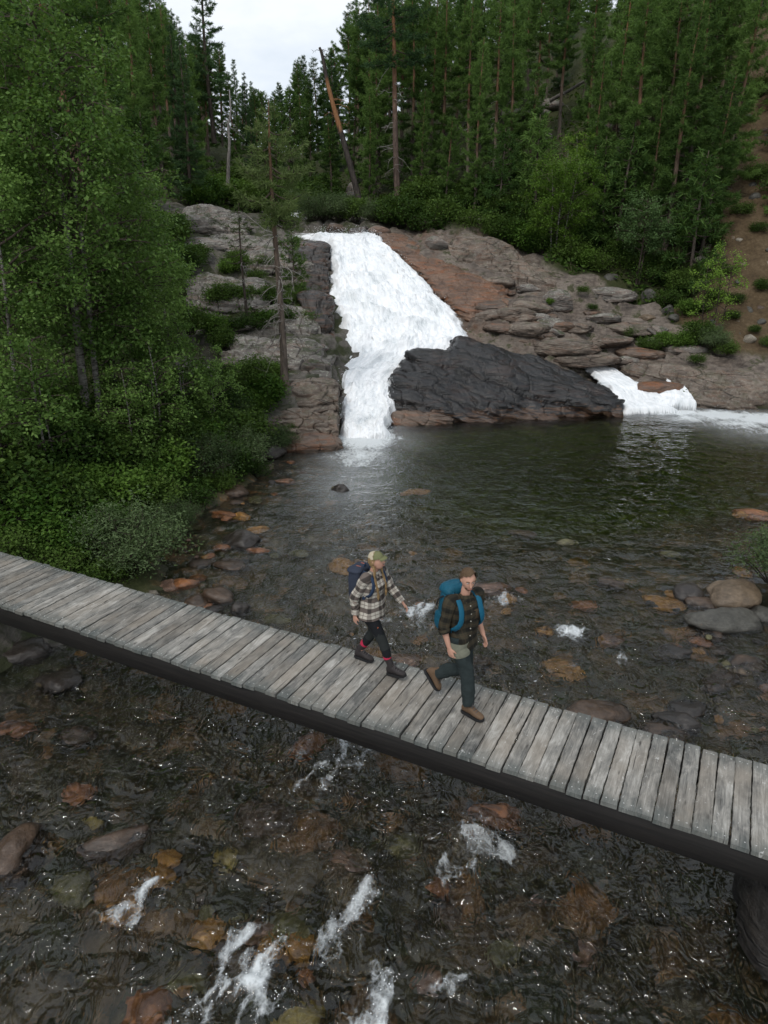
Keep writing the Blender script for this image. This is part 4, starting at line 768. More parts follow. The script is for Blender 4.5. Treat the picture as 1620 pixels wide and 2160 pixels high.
# more stones crowding the shallows: a few shapes, copied
rg = np.random.default_rng(21); kinds = [('st_rust', 'reddish brown'), ('st_brown', 'dark brown'), ('st_orange', 'ochre'), ('st_dark', 'blackish'), ('st_olive', 'olive'), ('st_pink', 'pinkish')]; pz = []
for k, (mt, nm_) in enumerate(kinds):
    v, Fa = rock_mesh(1700+k, 4, 12, .09, .14); v = v/np.array([1, 1, v[:, 2].max()]); m = MB(); m.add(v*np.array([1, .78, .5]), Fa); pz.append(m.build('stream_stone', M[mt]))
pu = set(); zones = [('under the shallow riffle beyond the bridge', 46, (-3.2, 8), (8.6, 15), (-.10, .0)), ('in the pebbly shallows along the left shore', 34, None, None, (-.03, .07)), ('lying in the stream bed below the bridge', 18, (-4.2, 2.6), (4.0, 7.4), (-.16, -.04)), ('at the right edge of the riffle', 22, (5.5, 9), (8.8, 13), (-.04, .08))]
for zn, cnt_, xr, yr, tr in zones:
    for j in range(cnt_):
        if xr: x, y = rg.uniform(*xr), rg.uniform(*yr)
        else:
            y = rg.uniform(10.5, 22); x = np.interp(y, [10, 13, 15, 16.8, 18.6, 21, 22.6], [-5.6, -4.5, -4.9, -4.6, -3.9, -3.4, -2.7])+rg.gamma(1.2, .45)
        k = int(rg.integers(0, 6)); s = float(np.clip(rg.gamma(2.2, .075), .06, .42))*(.8 if yr and yr[0] < 5 else 1); o = pz[k] if k not in pu else pz[k].copy()
        if k in pu: COL.objects.link(o)
        pu.add(k); w = float(W(0, y)); o.scale = (s, s, s*.9); o.location = (x, y, w+rg.uniform(*tr)-s*.45); o.rotation_euler = (0, 0, rg.uniform(0, 6)); tag(o, kinds[k][1]+' stone '+zn, 'stone', kinds[k][1]+' stones '+zn)
# loose stones of the scree: a few shapes copied over the slope
rg = np.random.default_rng(77); protos = []
for k in range(6):
    v, Fa = rock_mesh(1500+k, 3, 10, .07, .07); m = MB(); m.add(v*np.array([1, .8, .7]), Fa)
    o = m.build('scree_stone', M[['st_pale', 'st_tan', 'st_grey', 'st_tan', 'st_brown', 'st_grey'][k]]); protos.append(o)
scr = [(1480, 555, .5), (1465, 447, .55), (1590, 418, .4), (1545, 505, .26), (1510, 690, .30), (1550, 668, .3), (1580, 718, .42), (1555, 685, .28), (1500, 660, .3), (1545, 640, .2), (1605, 650, .24), (1610, 610, .4), (1490, 520, .3), (1560, 320, .3), (1580, 250, .35), (1590, 338, .3), (1570, 330, .22), (1500, 585, .22), (1600, 480, .24), (1575, 600, .2)]
for j in range(130): scr.append((rg.uniform(1400, 1680), rg.uniform(230, 770), rg.uniform(.1, .3)))
n_s = 0
for j, (px, py, s) in enumerate(scr):
    # walk the sight line down to the slope
    hit = None
    for D in np.arange(30, 62, .4):
        q = P(px, py, D)
        if q[2] < gz(q[0], q[1]): hit = q; break
    if hit is None: continue
    if j >= 20 and land([hit[:2]])[1]['S'][0] < .35: continue
    k = j % 6
    o = protos[k] if n_s < 6 and protos[k].get('label') is None else protos[k].copy()
    if o is not protos[k]: COL.objects.link(o)
    o.location = hit+np.array([0, 0, .02*s]); o.scale = (s,)*3; o.rotation_euler = (0, 0, j*1.3); n_s += 1
    tag(o, 'loose pale stone lying on the brown scree slope' if k in (0, 1, 3) else 'loose grey brown stone lying on the scree slope', 'stone', 'pale scree stones' if k in (0, 1, 3) else 'grey brown scree stones')
for o in protos:
    if o.get('label') is None: bpy.data.objects.remove(o)
# ------------------------------------------------------------------ plants
def leaves(mb, C, rg, size, mat=0, up=.35, aspect=.55, drop=0.0):
    """one small diamond-shaped leaf at every point"""
    n = len(C); a = rg.normal(0, 1, (n, 3)); a[:, 2] = a[:, 2]*.6-drop; a = unit(a)
    nn = rg.normal(0, 1, (n, 3)); nn[:, 2] = np.abs(nn[:, 2])+up; b = unit(np.cross(nn, a))
    s = (size*rg.uniform(.65, 1.35, n))[:, None]
    mid = C+a*s*.45
    V = np.stack([C, mid+b*s*aspect*.5, C+a*s, mid-b*s*aspect*.5], 1)
    mb.add(V.reshape(-1, 3), np.arange(n*4).reshape(-1, 4), mat)
def tufts(mb, C, A, rg, L=.2, w=.03, k=7, mat=0, spread=.75):
    """needle tufts: narrow blades fanning out round the twig direction"""
    n = len(C)
    d = A[:, None]+rg.normal(0, spread, (n, k, 3)); d[..., 2] += .12; d = unit(d).reshape(-1, 3)
    c = np.repeat(C, k, 0)+rg.normal(0, L*.12, (n*k, 3)); s = unit(np.cross(d, rg.normal(0, 1, d.shape)))
    l = (L*rg.uniform(.6, 1.25, len(d)))[:, None]
    V = np.stack([c-s*w*.5, c+s*w*.5, c+d*l+s*w*.2, c+d*l-s*w*.2], 1)
    mb.add(V.reshape(-1, 3), np.arange(len(V)*4).reshape(-1, 4), mat)

def trunk_path(H, rg, lean=(0, 0), wob=.012, n=14):
    t = np.linspace(0, 1, n); p = np.zeros((n, 3)); p[:, 2] = t*H
    ph = rg.uniform(0, 6, 4)
    p[:, 0] = lean[0]*H*t+wob*H*(np.sin(t*5+ph[0])-np.sin(ph[0])); p[:, 1] = lean[1]*H*t+wob*H*(np.sin(t*4+ph[1])-np.sin(ph[1])); return p
def along(p, t):
    f = t*(len(p)-1); i = min(int(f), len(p)-2); return p[i]*(1-(f-i))+p[i+1]*(f-i)
def conifer(name, seed, H, start, spread, prof, barkm, needlem, dens=1.0, tL=.22, tw=.035, k=7, droop=.25, tiprise=.35, lean=(0, 0), wob=.008, r0=None, dead=12, step=.30, flat=.5, deadlen=.7, spr=.75):
    """trunk, dead lower limbs, crown of needle tufts; base at origin"""
    rg = np.random.default_rng(seed); root = empty(name)
    tp = trunk_path(H, rg, lean, wob); r0 = r0 or H*.0125
    tb = MB(); t = np.linspace(0, 1, len(tp)); rr = r0*(1-t)**.8*.95+.012; rr[0] *= 1.3; tube(tb, tp, rr, 8)
    cr = MB(); Cs, As = [], []; limb = MB(); dl = MB()
    z = start*H; ga = rg.uniform(0, 6)
    while z < H*.985:
        f = min(1, max(0, (z/H-start)/(1-start))); L = spread*prof(f)*rg.uniform(.7, 1.15)+.12
        nb = 3 if f < .85 else 2
        for b in range(nb):
            ga += 2.4+rg.normal(0, .3)
            if rg.random() < .14: continue
            d = np.array([math.cos(ga), math.sin(ga), 0]); o = along(tp, min(z/H, .999)); Lb = L*rg.uniform(.5, 1.2)
            el = rg.normal(0, .12)+(f-.35)*.9*tiprise*2
            s = np.linspace(0, 1, 6)[:, None]
            p = o+d*Lb*s*math.cos(el*.6)+np.array([0, 0, 1])*(Lb*(s*math.sin(el)-droop*s*(1-s)*1.6+tiprise*.35*s**3))
            p += np.column_stack([rg.normal(0, .03, 6)*Lb, rg.normal(0, .03, 6)*Lb, rg.normal(0, .02, 6)*Lb])*s
            tube(limb, p, np.linspace(.012+.014*Lb, .006, 6), 4, cap=False)
            nt = max(2, int(Lb*6*dens)); sd = np.cross(d, [0, 0, 1])
            for q in range(nt):
                u = .22+.78*(q+rg.random())/nt; c = along(p, min(u, .999)); side = (1 if q % 2 else -1)
                tl = Lb*.38*(1.08-u)*rg.uniform(.6, 1.2)+.10; dr = unit(d*.75+sd*side*rg.uniform(.4, 1.1)+np.array([0, 0, rg.normal(.05, .16)]))
                m = max(2, int(tl*7.5*dens+1)); ss = (np.arange(m)+rg.random(m))/m
                Cs.append(c+dr*tl*ss[:, None]+rg.normal(0, .03, (m, 3))); As.append(np.repeat(dr[None], m, 0))
            Cs.append(p[-1:]); As.append(unit(d)[None])
        z += step*rg.uniform(.7, 1.3)*(1.15-.5*f)
    tufts(cr, np.concatenate(Cs), np.concatenate(As), rg, tL, tw, k, 0, spr)
    for b in range(dead):
        zz = H*start*rg.uniform(.25, 1.05); a = rg.uniform(0, 6.28); d = np.array([math.cos(a), math.sin(a), 0]); Lb = rg.uniform(.3, 1.0)*deadlen*spread*.7
        s = np.linspace(0, 1, 6)[:, None]; p = along(tp, min(zz/H, .99))+d*Lb*s+np.array([0, 0, 1])*Lb*(rg.normal(.0, .3)*s-rg.uniform(.0, .8)*s**2)+np.cumsum(rg.normal(0, .06, (6, 3)), 0)*Lb
        tube(dl, p, np.linspace(.02, .005, 6), 4, cap=False)
        for q in range(4):
            u = rg.uniform(.3, .95); c = along(p, u); e = c+unit(d+rg.normal(0, .7, 3))*Lb*.35*rg.uniform(.5, 1.2); tube(dl, np.stack([c, (c+e)/2+rg.normal(0, .03, 3), e]), [.008, .006, .003], 3, cap=False)
    if dead: dl.build('dead_branches', M['bark_grey'], root)
    root['height_m'] = H
    tb.build('trunk', M[barkm], root); limb.build('branches', M['bark_dark'], root); cr.build('crown', M[needlem], root, smooth=False)
    return root
def broadleaf(name, seed, H, spread, start, barkm, leafm, nleaf, lsize, stems=((0, 0, .04, .02),), r0=.09, clump=.30, drop=.3, prof=None, nb=42, up=.55, leaf_up=.4):
    """birch-like tree: trunks, rising limbs, twigs, thousands of leaves in clumps"""
    rg = np.random.default_rng(seed); root = empty(name); prof = prof or (lambda f: math.sin(math.pi*min(1, .12+.80*f))**.7)
    br = MB(); tips = []; k = 0
    for sx, sy, lx, ly in stems:
        k += 1; tp = trunk_path(H*(1 if k == 1 else rg.uniform(.8, .95)), rg, (lx, ly), .012)+np.array([sx, sy, 0])
        tb = MB(); t = np.linspace(0, 1, len(tp)); rr = r0*(1-t)**.9+.008; rr[0] *= 1.35; tube(tb, tp, rr*(1 if k == 1 else .75), 8); tb.build('trunk', M[barkm], root)
        for b in range(nb//len(stems)):
            f = (b+rg.random())/(nb//len(stems)); zt = start+(1-start)*f*.97; a = b*2.4+rg.normal(0, .4); d = np.array([math.cos(a), math.sin(a), 0]); Lb = spread*prof(f)*rg.uniform(.6, 1.15)+.15
            s = np.linspace(0, 1, 7)[:, None]; o = along(tp, min(zt, .995)); p = o+d*Lb*s+np.array([0, 0, 1])*Lb*(up*s*1.2-.45*s**2.2)+np.cumsum(rg.normal(0, .035, (7, 3)), 0)*Lb
            tube(br, p, np.linspace(.010+.012*Lb, .004, 7), 5, cap=False)
            for q in range(max(3, int(Lb*5))):
                u = .3+.7*rg.random(); c = along(p, min(u, .999)); l = Lb*.42*(1.25-u)*rg.uniform(.5, 1.3)+.12; e = c+unit(d*.5+rg.normal(0, .8, 3)+np.array([0, 0, .15]))*l
                mid = (c+e)/2+rg.normal(0, .05, 3); tube(br, np.stack([c, mid, e]), [.008, .006, .003], 3, cap=False); tips += [e, mid, (mid+e)/2]
            tips.append(p[-1])
    tips = np.array(tips); wgt = rg.gamma(.7, .5, len(tips))
    idx = rg.choice(len(tips), nleaf, p=wgt/wgt.sum())
    C = tips[idx]+rg.normal(0, clump*.5, (nleaf, 3))*np.array([1, 1, .75])
    cr = MB(); leaves(cr, C, rg, lsize, 0, leaf_up, .62, drop)
    br.build('branches', M['bark_dark' if barkm != 'bark_birch' else 'bark_dark'], root); cr.build('crown', M[leafm], root, smooth=False); return root
def shrub(name, seed, R, H, leafm, nleaf, lsize, aspect=.5, stems=16, clump=.16, up=.3):
    rg = np.random.default_rng(seed); root = empty(name); st = MB(); tips = []
    for s_ in range(stems):
        a = rg.uniform(0, 6.28); rr = R*math.sqrt(rg.random())*.95; e = np.array([math.cos(a)*rr, math.sin(a)*rr, H*(1-.55*(rr/R)**2)*rg.uniform(.65, 1.08)]); b = np.array([math.cos(a)*rr*.2, math.sin(a)*rr*.2, 0])
        p = catmull(np.stack([b, b*.4+e*.55+rg.normal(0, .06, 3)+np.array([0, 0, .12*H]), e]), 7); tube(st, p, np.linspace(.016, .004, 7), 4, cap=False)
        for q in range(9):
            u = rg.uniform(.3, 1); c = along(p, min(u, .999)); e2 = c+unit(rg.normal(0, 1, 3)+np.array([0, 0, .5]))*rg.uniform(.12, .4)*min(1, R); tube(st, np.stack([c, e2]), [.005, .002], 3, cap=False); tips += [e2, (c+e2)/2]
    tips = np.array(tips); wgt = rg.gamma(2, .5, len(tips)); C = tips[rg.choice(len(tips), nleaf, p=wgt/wgt.sum())]+rg.normal(0, clump, (nleaf, 3))*np.array([1, 1, .8])
    C[:, 2] = np.maximum(C[:, 2], .02); cr = MB(); leaves(cr, C, rg, lsize, 0, up, aspect)
    st.build('stems', M['bark_dark'], root); cr.build('leaves', M[leafm], root, smooth=False); return root
def snag(name, seed, H, barkm, r0, lean=(0, 0), nb=18, blen=.9, top=.0, wob=.02, curl=.5, z0=.2, path=None, broken=False):
    rg = np.random.default_rng(seed); root = empty(name)
    tp = trunk_path(H, rg, lean, wob, 18) if path is None else catmull(path, 22)
    tb = MB(); t = np.linspace(0, 1, len(tp)); rr = r0*(1-t*(1-top)); rr[0] *= 1.25; tube(tb, tp, rr, 8); tb.build('trunk', M[barkm], root)
    br = MB()
    for b in range(nb):
        u = z0+(1-z0)*rg.random(); a = rg.uniform(0, 6.28); d = np.array([math.cos(a), math.sin(a), 0]); Lb = blen*rg.uniform(.3, 1)*(1.1-.6*u); s = np.linspace(0, 1, 7)[:, None]
        p = along(tp, u)+d*Lb*s+np.array([0, 0, 1])*Lb*(.2*s-curl*s**2)+np.cumsum(rg.normal(0, .05, (7, 3)), 0)*Lb; tube(br, p, np.linspace(.012+.012*Lb, .004, 7), 4, cap=False)
        for q in range(5):
            v = rg.uniform(.25, .95); c = along(p, v); e = c+unit(d*.6+rg.normal(0, .7, 3))*Lb*.4*rg.uniform(.4, 1.1); tube(br, np.stack([c, (c+e)/2+rg.normal(0, .03, 3), e]), [.007, .005, .002], 3, cap=False)
    br.build('branches', M['bark_grey' if barkm == 'bark_grey' else barkm], root); return root
def put(o, px, D, dz=-.08, s=1.0, rz=0.0, xyz=None):
    q = spot(px, D) if xyz is None else np.array(xyz, float); o.location = q+np.array([0, 0, dz]); o.scale = (s, s, s); o.rotation_euler = (0, 0, rz); return o

cone = lambda f: (1-f)**.85
oval = lambda f: (math.sin(math.pi*min(1, .16+.84*f))**.6)
high = lambda f: (1-f**2.2)*(.55+.45*min(1, f*4))

# the named trees
t = conifer('slender_pine', 11, 8.9, .60, 1.5, high, 'bark_pine', 'needle_grey', 1.3, .19, .024, 9, .6, .1, lean=(0, .02), r0=.13, dead=46, deadlen=1.25, step=.24)
put(t, 600, 25.2, xyz=P(600, 806, 25.2)); tag(t, 'slender half bare pine standing on the rock block left of the waterfall', 'pine tree')
t = conifer('thin_pine', 12, 5.0, .55, .75, cone, 'bark_dark', 'needle_grey', .8, .15, .022, 6, .4, .1, r0=.06, dead=14, step=.25)
put(t, 522, 31.5, xyz=P(522, 690, 31.5)); tag(t, 'thin young pine with a dark trunk left of the slender pine', 'pine tree')
t = conifer('young_pine', 13, 3.3, .12, .95, cone, 'bark_pine', 'needle_bright', 1.1, .20, .03, 8, .1, .7, r0=.05, dead=2, step=.22)
put(t, 618, 36, xyz=P(620, 640, 35.5)); tag(t, 'small bright green young pine on the rocks beside the waterfall', 'pine tree')
t = shrub('withered_sapling', 14, .5, 1.1, 'red_twig', 700, .10, .16, 8, .08); put(t, 636, 33.5, xyz=P(632, 712, 33.0)); tag(t, 'withered reddish brown sapling beside the black overhang', 'sapling')
Hb = 16.5
t = conifer('leaning_pine', 15, Hb, .5, 3.0, high, 'bark_red', 'needle_blue', 1.0, .26, .04, 8, .3, .2, lean=(-.055, .0), r0=.22, dead=20, step=.42, deadlen=.7)
put(t, 838, 50, xyz=P(840, 432, 52)); tag(t, 'tall leaning pine with a bare orange red trunk above the waterfall', 'pine tree')
b0 = P(768, 470, 54); pth = np.array([P(*q)-b0 for q in [(768, 470, 54), (752, 400, 54), (728, 310, 54), (708, 240, 54), (692, 180, 54), (680, 118, 54), (674, 100, 54)]])
t = snag('broken_pine', 16, 1, 'bark_broken', .24, nb=14, blen=1.7, top=.32, path=pth, z0=.4, curl=.35); t.location = b0; tag(t, 'broken leaning dead pine with an orange crook halfway up', 'dead tree')
b0 = P(481, 392, 47); pth = np.array([P(*q)-b0 for q in [(481, 392, 47), (482, 340, 47), (484, 300, 47), (481, 265, 47), (486, 240, 47), (484, 190, 47)]])
t = snag('grey_snag', 17, 1, 'bark_grey', .12, nb=14, blen=1.5, top=.25, path=pth, z0=.45, curl=.9); t.location = b0; tag(t, 'pale grey dead trunk with drooping limbs left of centre', 'dead tree')
t = conifer('tall_spruce', 18, 14.5, .22, 1.75, cone, 'bark_dark', 'needle_blue', 1.1, .25, .045, 8, .3, .25, r0=.17, dead=8, step=.36)
put(t, 455, 64, xyz=P(452, 300, 64)); tag(t, 'tall pointed spruce standing out against the sky on the left', 'spruce tree')

# broad-leaved trees
t = broadleaf('big_birch', 21, 10.6, 2.25, .22, 'bark_birch', 'birch_leaf', 46000, .098, ((0, 0, -.015, 0), (.28, .1, -.03, .03)), .125, .34, .35, nb=104)
put(t, 196, 18.6); tag(t, 'large two stemmed birch filling the left side of the picture', 'birch tree')
t = broadleaf('young_birch', 22, 6.2, 1.5, .30, 'bark_birch', 'birch_leaf', 14000, .085, ((0, 0, -.05, 0),), .06, .26, .3, nb=44); put(t, 335, 20.8); tag(t, 'younger birch with a pale bent trunk at the right of the big birch', 'birch tree')
t = broadleaf('slim_birch', 23, 7.4, 1.5, .22, 'bark_birch', 'birch_leaf', 16000, .085, ((0, 0, .0, 0),), .06, .28, .3, nb=50); put(t, 62, 17.2); tag(t, 'slim birch at the left picture edge behind the bridge', 'birch tree')
t = broadleaf('leaning_birch', 24, 6.4, 1.6, .22, 'bark_birch', 'birch_leaf', 15000, .085, ((0, 0, .10, .0),), .06, .26, .3, nb=50); put(t, 285, 23); tag(t, 'birch leaning right towards the rock slabs', 'birch tree')
t = conifer('orange_pine', 25, 17, .52, 2.5, high, 'bark_red', 'needle', 1.1, .22, .035, 8, .3, .25, lean=(-.05, 0), r0=.2, dead=16, step=.34); put(t, 238, 24.5); tag(t, 'pine with an orange trunk showing through the big birch', 'pine tree')
t = broadleaf('bright_birch', 26, 5.6, 1.6, .16, 'bark_birch', 'bright_leaf', 15000, .10, ((0, 0, .02, 0), (.3, 0, .1, 0), (-.2, .1, -.1, 0)), .05, .30, .3, nb=54); put(t, 1172, 41.5); tag(t, 'bright green three stemmed birch at the forest edge above the rock ridge', 'birch tree')
t = broadleaf('pale_birch', 27, 4.4, 1.3, .15, 'bark_birch', 'bright_leaf', 10000, .10, ((0, 0, -.05, 0), (.2, 0, .1, 0)), .04, .28, .3, nb=40); put(t, 1205, 45.5, .6); tag(t, 'second bright birch higher up behind the three stemmed one', 'birch tree')
t = broadleaf('rowan_tree', 28, 4.2, 1.35, .42, 'bark_dark', 'rowan_leaf', 9000, .10, ((0, 0, .02, 0), (.15, 0, .06, 0)), .05, .24, .35, nb=36, prof=lambda f: oval(f)); put(t, 1342, 39.2); tag(t, 'small round rowan tree standing on the dark slope above the slabs', 'rowan tree')
t = broadleaf('sapling', 29, 3.9, .75, .2, 'bark_dark', 'bright_leaf', 2600, .09, ((0, 0, .02, 0), (-.35, .1, -.08, 0), (.4, 0, .06, 0)), .025, .20, .2, nb=36); put(t, 1500, 34.2); tag(t, 'thin feathery sapling in front of the scree', 'sapling')

sp_ = broadleaf('birch_sapling', 30, 3.4, .75, .18, 'bark_birch', 'birch_leaf', 3800, .08, ((0, 0, .03, 0), (.15, .1, -.05, 0)), .028, .2, .3, nb=30)
for j, (px, D, s) in enumerate([(395, 20.5, 1.0), (455, 21.2, .85), (345, 18.5, 1.0), (290, 17.5, .85), (120, 15.5, 1.1), (20, 14.6, 1.1), (250, 21, 1.2), (150, 20, 1.2), (360, 27, 1.1), (330, 33, 1.0)]):
    o = sp_ if j == 0 else dup(sp_); put(o, px, D, -.06, s, j*1.3); tag(o, 'thin birch sapling growing in the undergrowth of the left bank', 'birch sapling', 'birch saplings on the left bank')
# forest: prototypes, then copies
PR = {
 'tall': [conifer('pine_tree', 31+i, 15+i, .48, 2.1, high, 'bark_pine', 'needle', 1.25, .26, .032, 9, .25, .3, dead=14, step=.38) for i in range(3)],
 'full': [conifer('pine_tree', 45+i, 10.5+i*1.7, .14, 1.65, lambda f: (1-f)**.6*(.7+.3*min(1, f*5)), 'bark_pine', 'needle', 1.35, .26, .032, 9, .2, .45, dead=6, step=.34) for i in range(3)],
 'spire': [conifer('spruce_tree', 38+i, 12.5+i*2, .08, 1.45, lambda f: (1-f)**.8, 'bark_dark', 'needle_blue', 1.3, .25, .034, 9, .4, .3, dead=4, step=.32) for i in range(2)],
 'small': [conifer('young_pine', 41, 4.2, .08, 1.2, cone, 'bark_pine', 'needle', 1.1, .22, .04, 7, .1, .6, r0=.06, dead=2, step=.24)],
}
LAB = {'tall': ('tall pine with a bare lower trunk', 'pine tree', 'tall pines'), 'full': ('bushy dark green pine', 'pine tree', 'bushy pines'), 'spire': ('narrow pointed spruce', 'spruce tree', 'narrow spruces'), 'small': ('small young pine', 'pine tree', 'young pines')}
used_proto = set(); placed = []
SKX = [-200, 0, 250, 300, 340, 375, 405, 430, 470, 500, 545, 575, 600, 650, 690, 715, 740, 790, 1000, 1250, 1500, 1800]; SKY = [-70, -70, -80, -60, -40, 10, 60, 70, 85, 120, 180, 195, 150, 110, 120, 80, 10, -25, -30, -90, -220, -400]
def tree(kind, px, D, s, where, dz=-.15, mind=1.6):
    q = spot(px, D); pxe = px
    i0 = (len(placed)+1) % len(PR[kind]); Hp = PR[kind][i0]['height_m']
    lim = P(px, float(np.interp(px, SKX, SKY)), D)[2]; s = min(s, (lim-q[2])/Hp)      # the tree line against the sky
    if s < .42: return None
    for p in placed:
        if math.hypot(p[0]-q[0], p[1]-q[1]) < mind: return None
    placed.append(q); i = len(placed) % len(PR[kind]); pr = PR[kind][i]
    o = pr if (kind, i) not in used_proto else dup(pr); used_proto.add((kind, i))
    o.location = q+np.array([0, 0, dz]); o.scale = (s*(.9+.2*((len(placed)*7) % 10)/10),)*2+(s,); o.rotation_euler = (math.radians(2*math.sin(len(placed)*3.1)), math.radians(2*math.cos(len(placed)*1.7)), len(placed)*2.4)
    lab, cat, grp = LAB[kind]; tag(o, lab+' '+where, cat, grp+' '+where); return o
rg = np.random.default_rng(9)
R_ = 'in the dense forest on the right hillside'; L_ = 'in the forest on the left hillside'; C_ = 'on the far slope up the valley'; E_ = 'on the steep bank at the upper right'
# hand-placed along the sky line and at the front of the stands
for px, D, k, s in [(330, 56, 'tall', 1.0), (365, 60, 'tall', 1.05), (300, 50, 'full', 1.1), (395, 66, 'spire', 1.05), (345, 74, 'tall', 1.05), (410, 80, 'tall', .95), (270, 60, 'tall', 1.1), (230, 45, 'tall', 1.0), (190, 52, 'tall', 1.1), (140, 42, 'full', 1.2), (90, 46, 'tall', 1.1), (40, 40, 'full', 1.2), (10, 33, 'tall', 1.0), (110, 33, 'tall', .9), (-30, 45, 'tall', 1.1),
       (428, 92, 'spire', .95), (500, 98, 'spire', .95), (515, 88, 'full', .75), (535, 120, 'spire', .9), (470, 84, 'full', .85), (555, 135, 'tall', .7), (425, 54, 'full', .75), (395, 54, 'spire', .8), (440, 70, 'full', .9), (350, 48, 'full', .8), (290, 42, 'full', .8), (400, 48, 'spire', .62), (310, 37, 'small', 1.4), (250, 36, 'full', .8), (150, 31, 'full', .9), (60, 29, 'tall', .8), (0, 27, 'full', .9), (-60, 30, 'full', 1)]:
    tree(k, px, D, s, L_, mind=.8)
for px, D, k, s in [(575, 165, 'spire', .9), (590, 150, 'tall', .75), (608, 135, 'spire', .85), (625, 125, 'spire', .9), (640, 118, 'tall', .8), (655, 110, 'spire', 1.1), (600, 120, 'full', .7), (565, 115, 'spire', .7), (540, 100, 'full', .7), (580, 100, 'full', .65), (620, 100, 'full', .75), (650, 95, 'full', .85), (520, 78, 'spire', .62), (545, 72, 'full', .62), (600, 84, 'spire', .6), (560, 76, 'small', 1.7), (640, 80, 'full', .72), (670, 84, 'full', .85), (610, 74, 'small', 1.6), (585, 68, 'full', .5), (655, 70, 'full', .6), (535, 64, 'spire', .5), (505, 66, 'full', .6)]:
    tree(k, px, D, s, C_, mind=.8)
for px, D, k, s in [(690, 95, 'spire', 1.0), (705, 88, 'full', 1.0), (715, 80, 'tall', .95), (735, 78, 'tall', 1.1), (700, 72, 'spire', .8), (755, 74, 'tall', 1.1), (745, 66, 'full', .95), (775, 66, 'tall', 1.15), (800, 62, 'full', 1.1), (815, 70, 'tall', 1.2), (850, 66, 'tall', 1.2), (870, 58, 'full', 1.15), (885, 72, 'tall', 1.2), (910, 60, 'tall', 1.1), (930, 55, 'full', 1.0), (960, 62, 'tall', 1.15), (985, 54, 'tall', 1.0), (1010, 60, 'full', 1.1), (1040, 54, 'tall', 1.0), (1070, 50, 'full', .9), (1075, 62, 'tall', 1.1), (1120, 58, 'tall', 1.1), (1150, 66, 'tall', 1.1), (1000, 48, 'full', .7), (940, 49, 'full', .55), (890, 53, 'full', .6), (1050, 46, 'small', 1.3), (1110, 49, 'full', .75), (1130, 46, 'small', 1.5),
       (780, 56, 'full', .55), (700, 62, 'full', .6), (730, 66, 'spire', .6), (1180, 60, 'tall', 1.1), (1230, 64, 'tall', 1.05), (1275, 52, 'tall', .95), (1320, 50, 'tall', .9), (1355, 47, 'full', 1.05), (1390, 45, 'full', 1.1), (1420, 46, 'tall', .95), (1330, 43, 'full', .95), (1290, 46, 'full', .9), (1440, 43.5, 'full', .95), (1400, 41, 'full', .85), (1465, 47, 'full', 1.1), (1480, 52, 'tall', 1.0), (1300, 42.5, 'small', 1.5), (1365, 42, 'full', .7), (1250, 44.5, 'full', .75), (1225, 48, 'full', .75), (1270, 43.5, 'small', 1.3)]:
    tree(k, px, D, s, R_, mind=.8)
for px, D, k, s in [(1520, 60, 'tall', .9), (1560, 66, 'full', 1.1), (1600, 64, 'full', 1.0), (1540, 74, 'tall', 1.0), (1620, 78, 'full', 1.1), (1680, 52, 'full', 1.0), (1660, 46, 'small', 1.4), (1720, 46, 'full', 1), (1490, 62, 'full', 1.1), (1450, 66, 'tall', 1.1), (1640, 41, 'small', .8), (1480, 40, 'full', .8), (1515, 43, 'full', .9), (1455, 38.5, 'small', 1.5), (1500, 47, 'tall', .9), (1530, 52, 'full', 1.0), (1650, 50, 'small', 1.2)]: tree(k, px, D, s, E_, mind=.8)
n0 = len(placed)
for j in range(600):
    if len(placed)-n0 > 105: break
    px = rg.uniform(690, 1470); D = rg.uniform(56, 112)
    if px > 1150 and D < 60: continue
    tree(['tall', 'tall', 'full', 'spire'][int(rg.integers(0, 4))], px, D, rg.uniform(.7, 1.25), R_, mind=2.2)
n0 = len(placed)
for j in range(500):
    if len(placed)-n0 > 60: break
    px = rg.uniform(-120, 470); D = rg.uniform(40, 105)
    if px > 330 and D < 58: continue
    tree(['tall', 'tall', 'full', 'spire'][int(rg.integers(0, 4))], px, D, rg.uniform(.7, 1.2), L_, mind=2.2)
# dead wood on the right slope
t = snag('dead_pine', 61, 5.6, 'bark_grey', .09, (-.03, 0), 34, 1.5, .1, z0=.15, curl=.3); put(t, 1245, 45.5); tag(t, 'grey dead pine with a fan of bare twigs on the right slope', 'dead tree')
t = snag('dead_pole', 62, 8.4, 'bark_grey', .09, (.02, 0), 8, .6, .2, z0=.3); put(t, 1250, 48); tag(t, 'bare grey pole of a dead tree behind the fan of twigs', 'dead tree')
t = conifer('red_trunk_pine', 63, 12, .5, 1.8, high, 'bark_red', 'needle', 1, .25, .04, 7, .3, .3, r0=.14, dead=10, step=.4); put(t, 1282, 47.5); tag(t, 'pine with a straight reddish trunk beside the grey dead pole', 'pine tree')
def log(name, a, b, r, mat, label):
    d = (b-a); Lg = np.linalg.norm(d); n = 12; p = np.linspace(0, 1, n)[:, None]*d; p[:, 2] += np.sin(np.linspace(0, 9, n))*.03; m = MB(); tube(m, p, np.linspace(r, r*.6, n), 8)
    o = m.build(name, M[mat]); o.location = a; tag(o, label, 'log'); return o
log('fallen_log', P(1365, 698, 34.3)+[0, 0, .1], P(1432, 748, 33.0)+[0, 0, .05], .07, 'bark_grey', 'thin grey log lying across the slabs by the shrubs')
log('fallen_log', P(975, 468, 45.5)+[0, 0, .15], P(1040, 467, 45)+[0, 0, .1], .12, 'bark_grey', 'grey fallen trunk lying at the forest edge above the ridge')
log('fallen_log', P(1160, 222, 64)+[0, 0, .3], P(1235, 180, 62)+[0, 0, .3], .16, 'bark_grey', 'silver fallen trunk high on the right slope')
